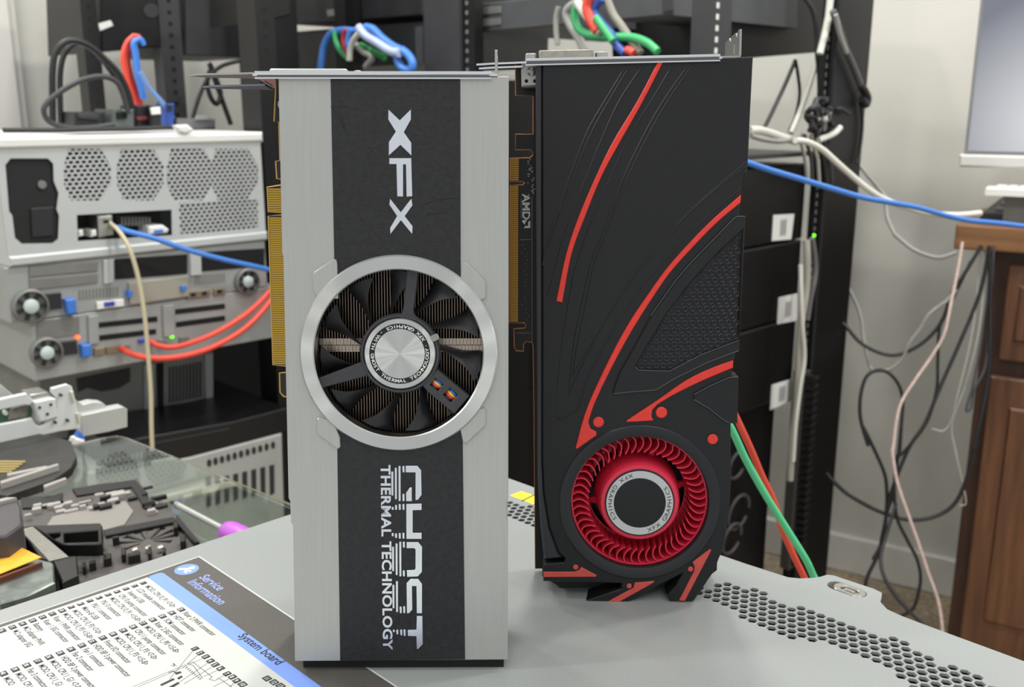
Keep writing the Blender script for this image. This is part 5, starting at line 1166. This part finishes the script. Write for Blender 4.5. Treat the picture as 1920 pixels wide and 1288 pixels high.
deep(Zh((-10, -180), (75, 0), (130, 120), (180, 240), (240, 370), (280, 500), (330, 620), (390, 745), (450, 880)), 730, 790, 2.6, red_c, 'red cable slanting down just behind the mint green one')

# ================================================================ desk, monitor, keyboard
FD = Frame(P(1790, 445, 1821), -E3, UP, N3)
FZD = FLOOR - FD.o.z
dk = thing('desk', FD, 'brown wooden desk with panelled cabinet at the right edge', 'desk')
wood = mat('brown_wood', '62402a', 0.42, grain=((60, 4, 60), 0.35)); woodt = mat('counter_wood', '7f5a3a', 0.35, grain=((4, 60, 60), 0.3)); woodd = mat('dark_wood', '3c2318', 0.45, grain=((50, 4, 50), 0.3))
vt, vb = fv(FD, 1795, 421), fv(FD, 1795, 467)
m = MB(); DEP = abs((FD.o - FRW.o).dot(N3)) - 8
m.box(0, 1500, vb, vt, -DEP, 0, ch=3); m.build('worktop', woodt, dk, label='lighter wooden worktop')
ca = fu(FD, 1856, 500, -40); cb_ = fu(FD, 1886, 560, -40)
m = MB(); m.box(ca, 1450, FZD, vb, -DEP, -42, ch=1); m.build('carcass', woodd, dk)
m = MB(); m.box(cb_, 900, fv(FD, 1880, 672, -40), vb - 25, -42, -22, ch=3); dr = m.build('drawer', wood, dk)
m = MB(); m.box(cb_ + 22, 870, fv(FD, 1890, 635, -40), vb - 62, -22, -17, ch=4); m.build('raised_panel', wood, dr)
m = MB(); m.box(cb_ - 8, 900, FZD + 60, fv(FD, 1880, 704, -40), -42, -22, ch=3); do_ = m.build('door', wood, dk)
m = MB(); m.box(cb_ + 30, 870, FZD + 130, fv(FD, 1880, 704, -40) - 55, -22, -16, ch=4); m.build('raised_panel', wood, do_)
mon = thing('monitor', FD, 'flat monitor with a pale grey glowing screen and white chin, upper right', 'monitor')
ml = fu(FD, 1807, 290, -60); mb0, mb1 = fv(FD, 1810, 313, -60), fv(FD, 1810, 289, -60)
m = MB(); m.box(ml, ml + 620, mb1, mb1 + 345, -85, -62, ch=2); m.build('housing', mat('bezel_grey', '8b8c8e', 0.4), mon)
M['screen'] = mat('screen', '8e9099', 0.25, emit=0.0)
nt = M['screen'].node_tree; bs = nt.nodes['Principled BSDF']
tc = nt.nodes.new('ShaderNodeTexCoord'); mp_ = nt.nodes.new('ShaderNodeMapping'); gr = nt.nodes.new('ShaderNodeTexGradient'); gr.gradient_type = 'SPHERICAL'; rp = nt.nodes.new('ShaderNodeValToRGB')
mp_.inputs['Location'].default_value = (-(ml + 160) * S * 4.2, -(mb1 + 55) * S * 4.2, 0.06 * 4.2); mp_.inputs['Scale'].default_value = (4.2, 4.2, 4.2)
rp.color_ramp.elements[0].color = lin('7c808c'); rp.color_ramp.elements[1].color = lin('e2e4e8'); rp.color_ramp.elements[1].position = 0.8
nt.links.new(tc.outputs['Object'], mp_.inputs[0]); nt.links.new(mp_.outputs[0], gr.inputs[0]); nt.links.new(gr.outputs[0], rp.inputs[0]); nt.links.new(rp.outputs[0], bs.inputs['Emission Color']); bs.inputs['Emission Strength'].default_value = 0.85
bs.inputs['Base Color'].default_value = (0.02, 0.02, 0.022, 1)
m = MB(); m.box(ml + 6, ml + 614, mb1 + 6, mb1 + 339, -62, -60.5); m.build('screen', M['screen'], mon, label='softly lit blue-grey screen')
m = MB(); m.box(ml - 6, ml + 620, mb0, mb1, -80, -50, ch=4); m.build('chin', mat('chin_white', 'd9d9d4', 0.4), mon, label='white chin strip')
m = MB(); m.box(ml + 250, ml + 370, vt, mb0 + 60, -140, -85, ch=4); m.box(ml + 180, ml + 440, vt, vt + 12, -260, -60, ch=3); m.build('stand', MATS['bezel_grey'], mon)
FT = Frame(FD.pt(0, vt, 0), FD.u, -FD.w, UP)   # lying on the worktop: u right, v back, w up
kb = thing('keyboard', FT, 'white keyboard tilted at the right edge of the desk', 'keyboard')
def kx(px, py, z): p = hitz(px, py, FT.o.z + z) - FT.o; return (p.dot(FT.u), p.dot(FT.v))
ko = P(1847, 360, 1806) - FT.o; a = (ko.dot(FT.u), ko.dot(FT.v), ko.dot(FT.w))
q = MB(); q.prism([(a[0], a[1]), (a[0] + 420, a[1]), (a[0] + 420, a[1] + 56), (a[0] + 14, a[1] + 56), (a[0] - 4, a[1] + 45)], a[2] - 6, a[2] + 9, ch=3); kbp = q.build('case', wlab, kb)
for r_ in range(2):
    for c_ in range(7):
        q = MB(); q.box(a[0] + 16 + c_ * 19, a[0] + 32 + c_ * 19, a[1] + 10 + r_ * 23, a[1] + 30 + r_ * 23, a[2] + 9, a[2] + 12, ch=1); q.build('key', M['white'], kb)
q = MB(); q.box(a[0] + 30, a[0] + 390, a[1] + 44, a[1] + 54, 0, a[2] - 6); q.build('riser_foot', dull, kb)
ph = thing('desk_phone', FT, 'dark keypad device with rounded end at the right edge of the desk', 'keypad')
b = kx(1839, 415, 0); v0 = b[1]; q = MB()
q.hexa([(b[0] - 4, v0, 0), (b[0] + 300, v0, 0), (b[0] + 300, v0 + 95, 0), (b[0] + 16, v0 + 95, 0)], [(b[0], v0, 16), (b[0] + 300, v0, 16), (b[0] + 300, v0 + 95, 52), (b[0] + 34, v0 + 95, 52)]); q.build('case', mat('keypad_dark', '2b2c2f', 0.4), ph)
for r_ in range(4):
    for c_ in range(7):
        x = b[0] + 22 + c_ * 20 + r_ * 5; y = v0 + 10 + r_ * 21; z = 16 + 36 * (y - v0) / 95; z2 = 16 + 36 * (y + 14 - v0) / 95
        q = MB(); q.hexa([(x, y, z), (x + 14, y, z), (x + 14, y + 14, z2), (x, y + 14, z2)], [(x + 1, y + 1, z + 4), (x + 13, y + 1, z + 4), (x + 13, y + 13, z2 + 4), (x + 1, y + 13, z2 + 4)]); q.build('key', mat('key_grey', '55575a', 0.35), ph)

# ================================================================ cords hanging between rack and desk
def hang(pts, z0, z1, r, mt, label, **k): return deep(pts, z0, z1, r, mt, label, name=k.pop('name', 'power_cable'), **k)
Z0 = 1800
hang(Zg((1345, 170), (1260, 310), (1190, 420), (1140, 560), (1060, 660), (960, 725), (870, 745), (780, 720), (700, 670), (625, 585), (580, 560)), Z0, 1900, 3.6, cordm, 'black cord sagging from the desk to the rack at mid height')
hang(Zg((1390, 170), (1335, 420), (1230, 680), (1120, 930), (1050, 1100), (960, 1240)) + Zh((820, 330), (795, 450), (770, 600), (705, 740), (680, 850)), Z0, 1850, 3.6, cordm, 'black cord falling straight and slanting from the desk to the carpet')
hang(Zg((1290, 250), (1170, 500), (1125, 600), (1115, 780), (1108, 930), (1050, 1110), (920, 1270)) + Zh((850, 150), (830, 330), (800, 430), (760, 620)), Z0 + 30, 1860, 3.0, cordm, 'thinner black cord dropping left of the slanting one')
hang(Zg((915, 1270), (925, 1100), (932, 985), (910, 900), (860, 840), (800, 822), (740, 860), (710, 960), (710, 1080), (750, 1220)) + Zh((680, 0), (745, 130), (790, 240), (800, 340), (797, 430), (780, 560), (730, 660)), Z0 + 20, 1840, 3.3, cordm, 'black cord making a tall loop against the wall')
hang(Zh((870, 0), (855, 150), (837, 300), (850, 450), (900, 560), (950, 660), (966, 760), (940, 880), (908, 918), (865, 940)), Z0, 1870, 3.2, cordm, 'black cord curling round on the carpet at right')
hang(Zh((845, 380), (790, 560), (770, 640), (785, 740), (860, 860), (985, 985), (1040, 1030)), Z0 + 20, 1700, 3.2, cordm, 'black cord ending to the right on the carpet')
hang(Zh((500, 230), (535, 270), (600, 330), (700, 390), (790, 430), (900, 460), (1000, 455), (1090, 420), (1150, 360), (1190, 270), (1220, 180), (1245, 80)) + Zg((1300, 1250), (1330, 1120), (1375, 900), (1388, 700), (1392, 400), (1385, 170)), 1920, Z0 - 40, 3.8, cordm, 'black cord in a deep sag beside the desk cabinet')
hang(Zg((1410, 170), (1400, 360), (1385, 560), (1365, 800), (1310, 920), (1290, 1020), (1265, 1030), (1300, 900), (1350, 640), (1390, 330)), Z0 - 20, Z0 - 10, 2.4, cordg, 'dark grey cord doubled back beside the desk cabinet')
hang(Zf((720, 880), (770, 950), (870, 1070), (882, 1120), (890, 1200), (930, 1288)) + Zg((900, 120), (980, 185), (1060, 220), (1130, 232), (1215, 205)), 1930, Z0, 3.8, grey_c, 'grey cord drooping from the rack to the worktop end')
hang(Zg((630, 360), (690, 480), (715, 560), (725, 650), (745, 750), (770, 820), (810, 826), (870, 815), (930, 760), (960, 690), (1020, 610), (1070, 530), (1160, 460), (1215, 400)), 1940, Z0, 3.6, grey_c, 'grey cord wandering in a low dip across the wall')
pk = mat('braid_pink', 'c9b3a9', 0.6, grain=((220, 220, 220), 0.2), bump=(500, 0.8))
hang(Zg((1245, 150), (1220, 300), (1185, 470), (1150, 630), (1090, 740), (1000, 870), (930, 980), (900, 1080), (880, 1240)) + Zh((826, 120), (850, 270), (900, 420), (950, 560), (1000, 710), (1050, 850), (1070, 960), (1078, 1060)), Z0 - 30, 1760, 2.9, pk, 'pink braided cord hanging from the desk to the carpet')
filmm = mat('pale_wire', 'c4c3bd', 0.4)
hang(Zg((1340, 200), (1300, 600), (1220, 950), (1160, 1130), (1080, 1130)), Z0 + 40, Z0 + 60, 1.2, filmm, 'thin white wire hanging among the black cords', name='thin_wire')
hang(Zg((1370, 260), (1330, 620), (1260, 900), (1190, 1100)) + Zh((1140, 120), (1180, 300), (1190, 380), (1160, 390)), Z0 + 40, Z0 + 60, 1.1, filmm, 'thin white wire curling beside the deep sagging cord', name='thin_wire')
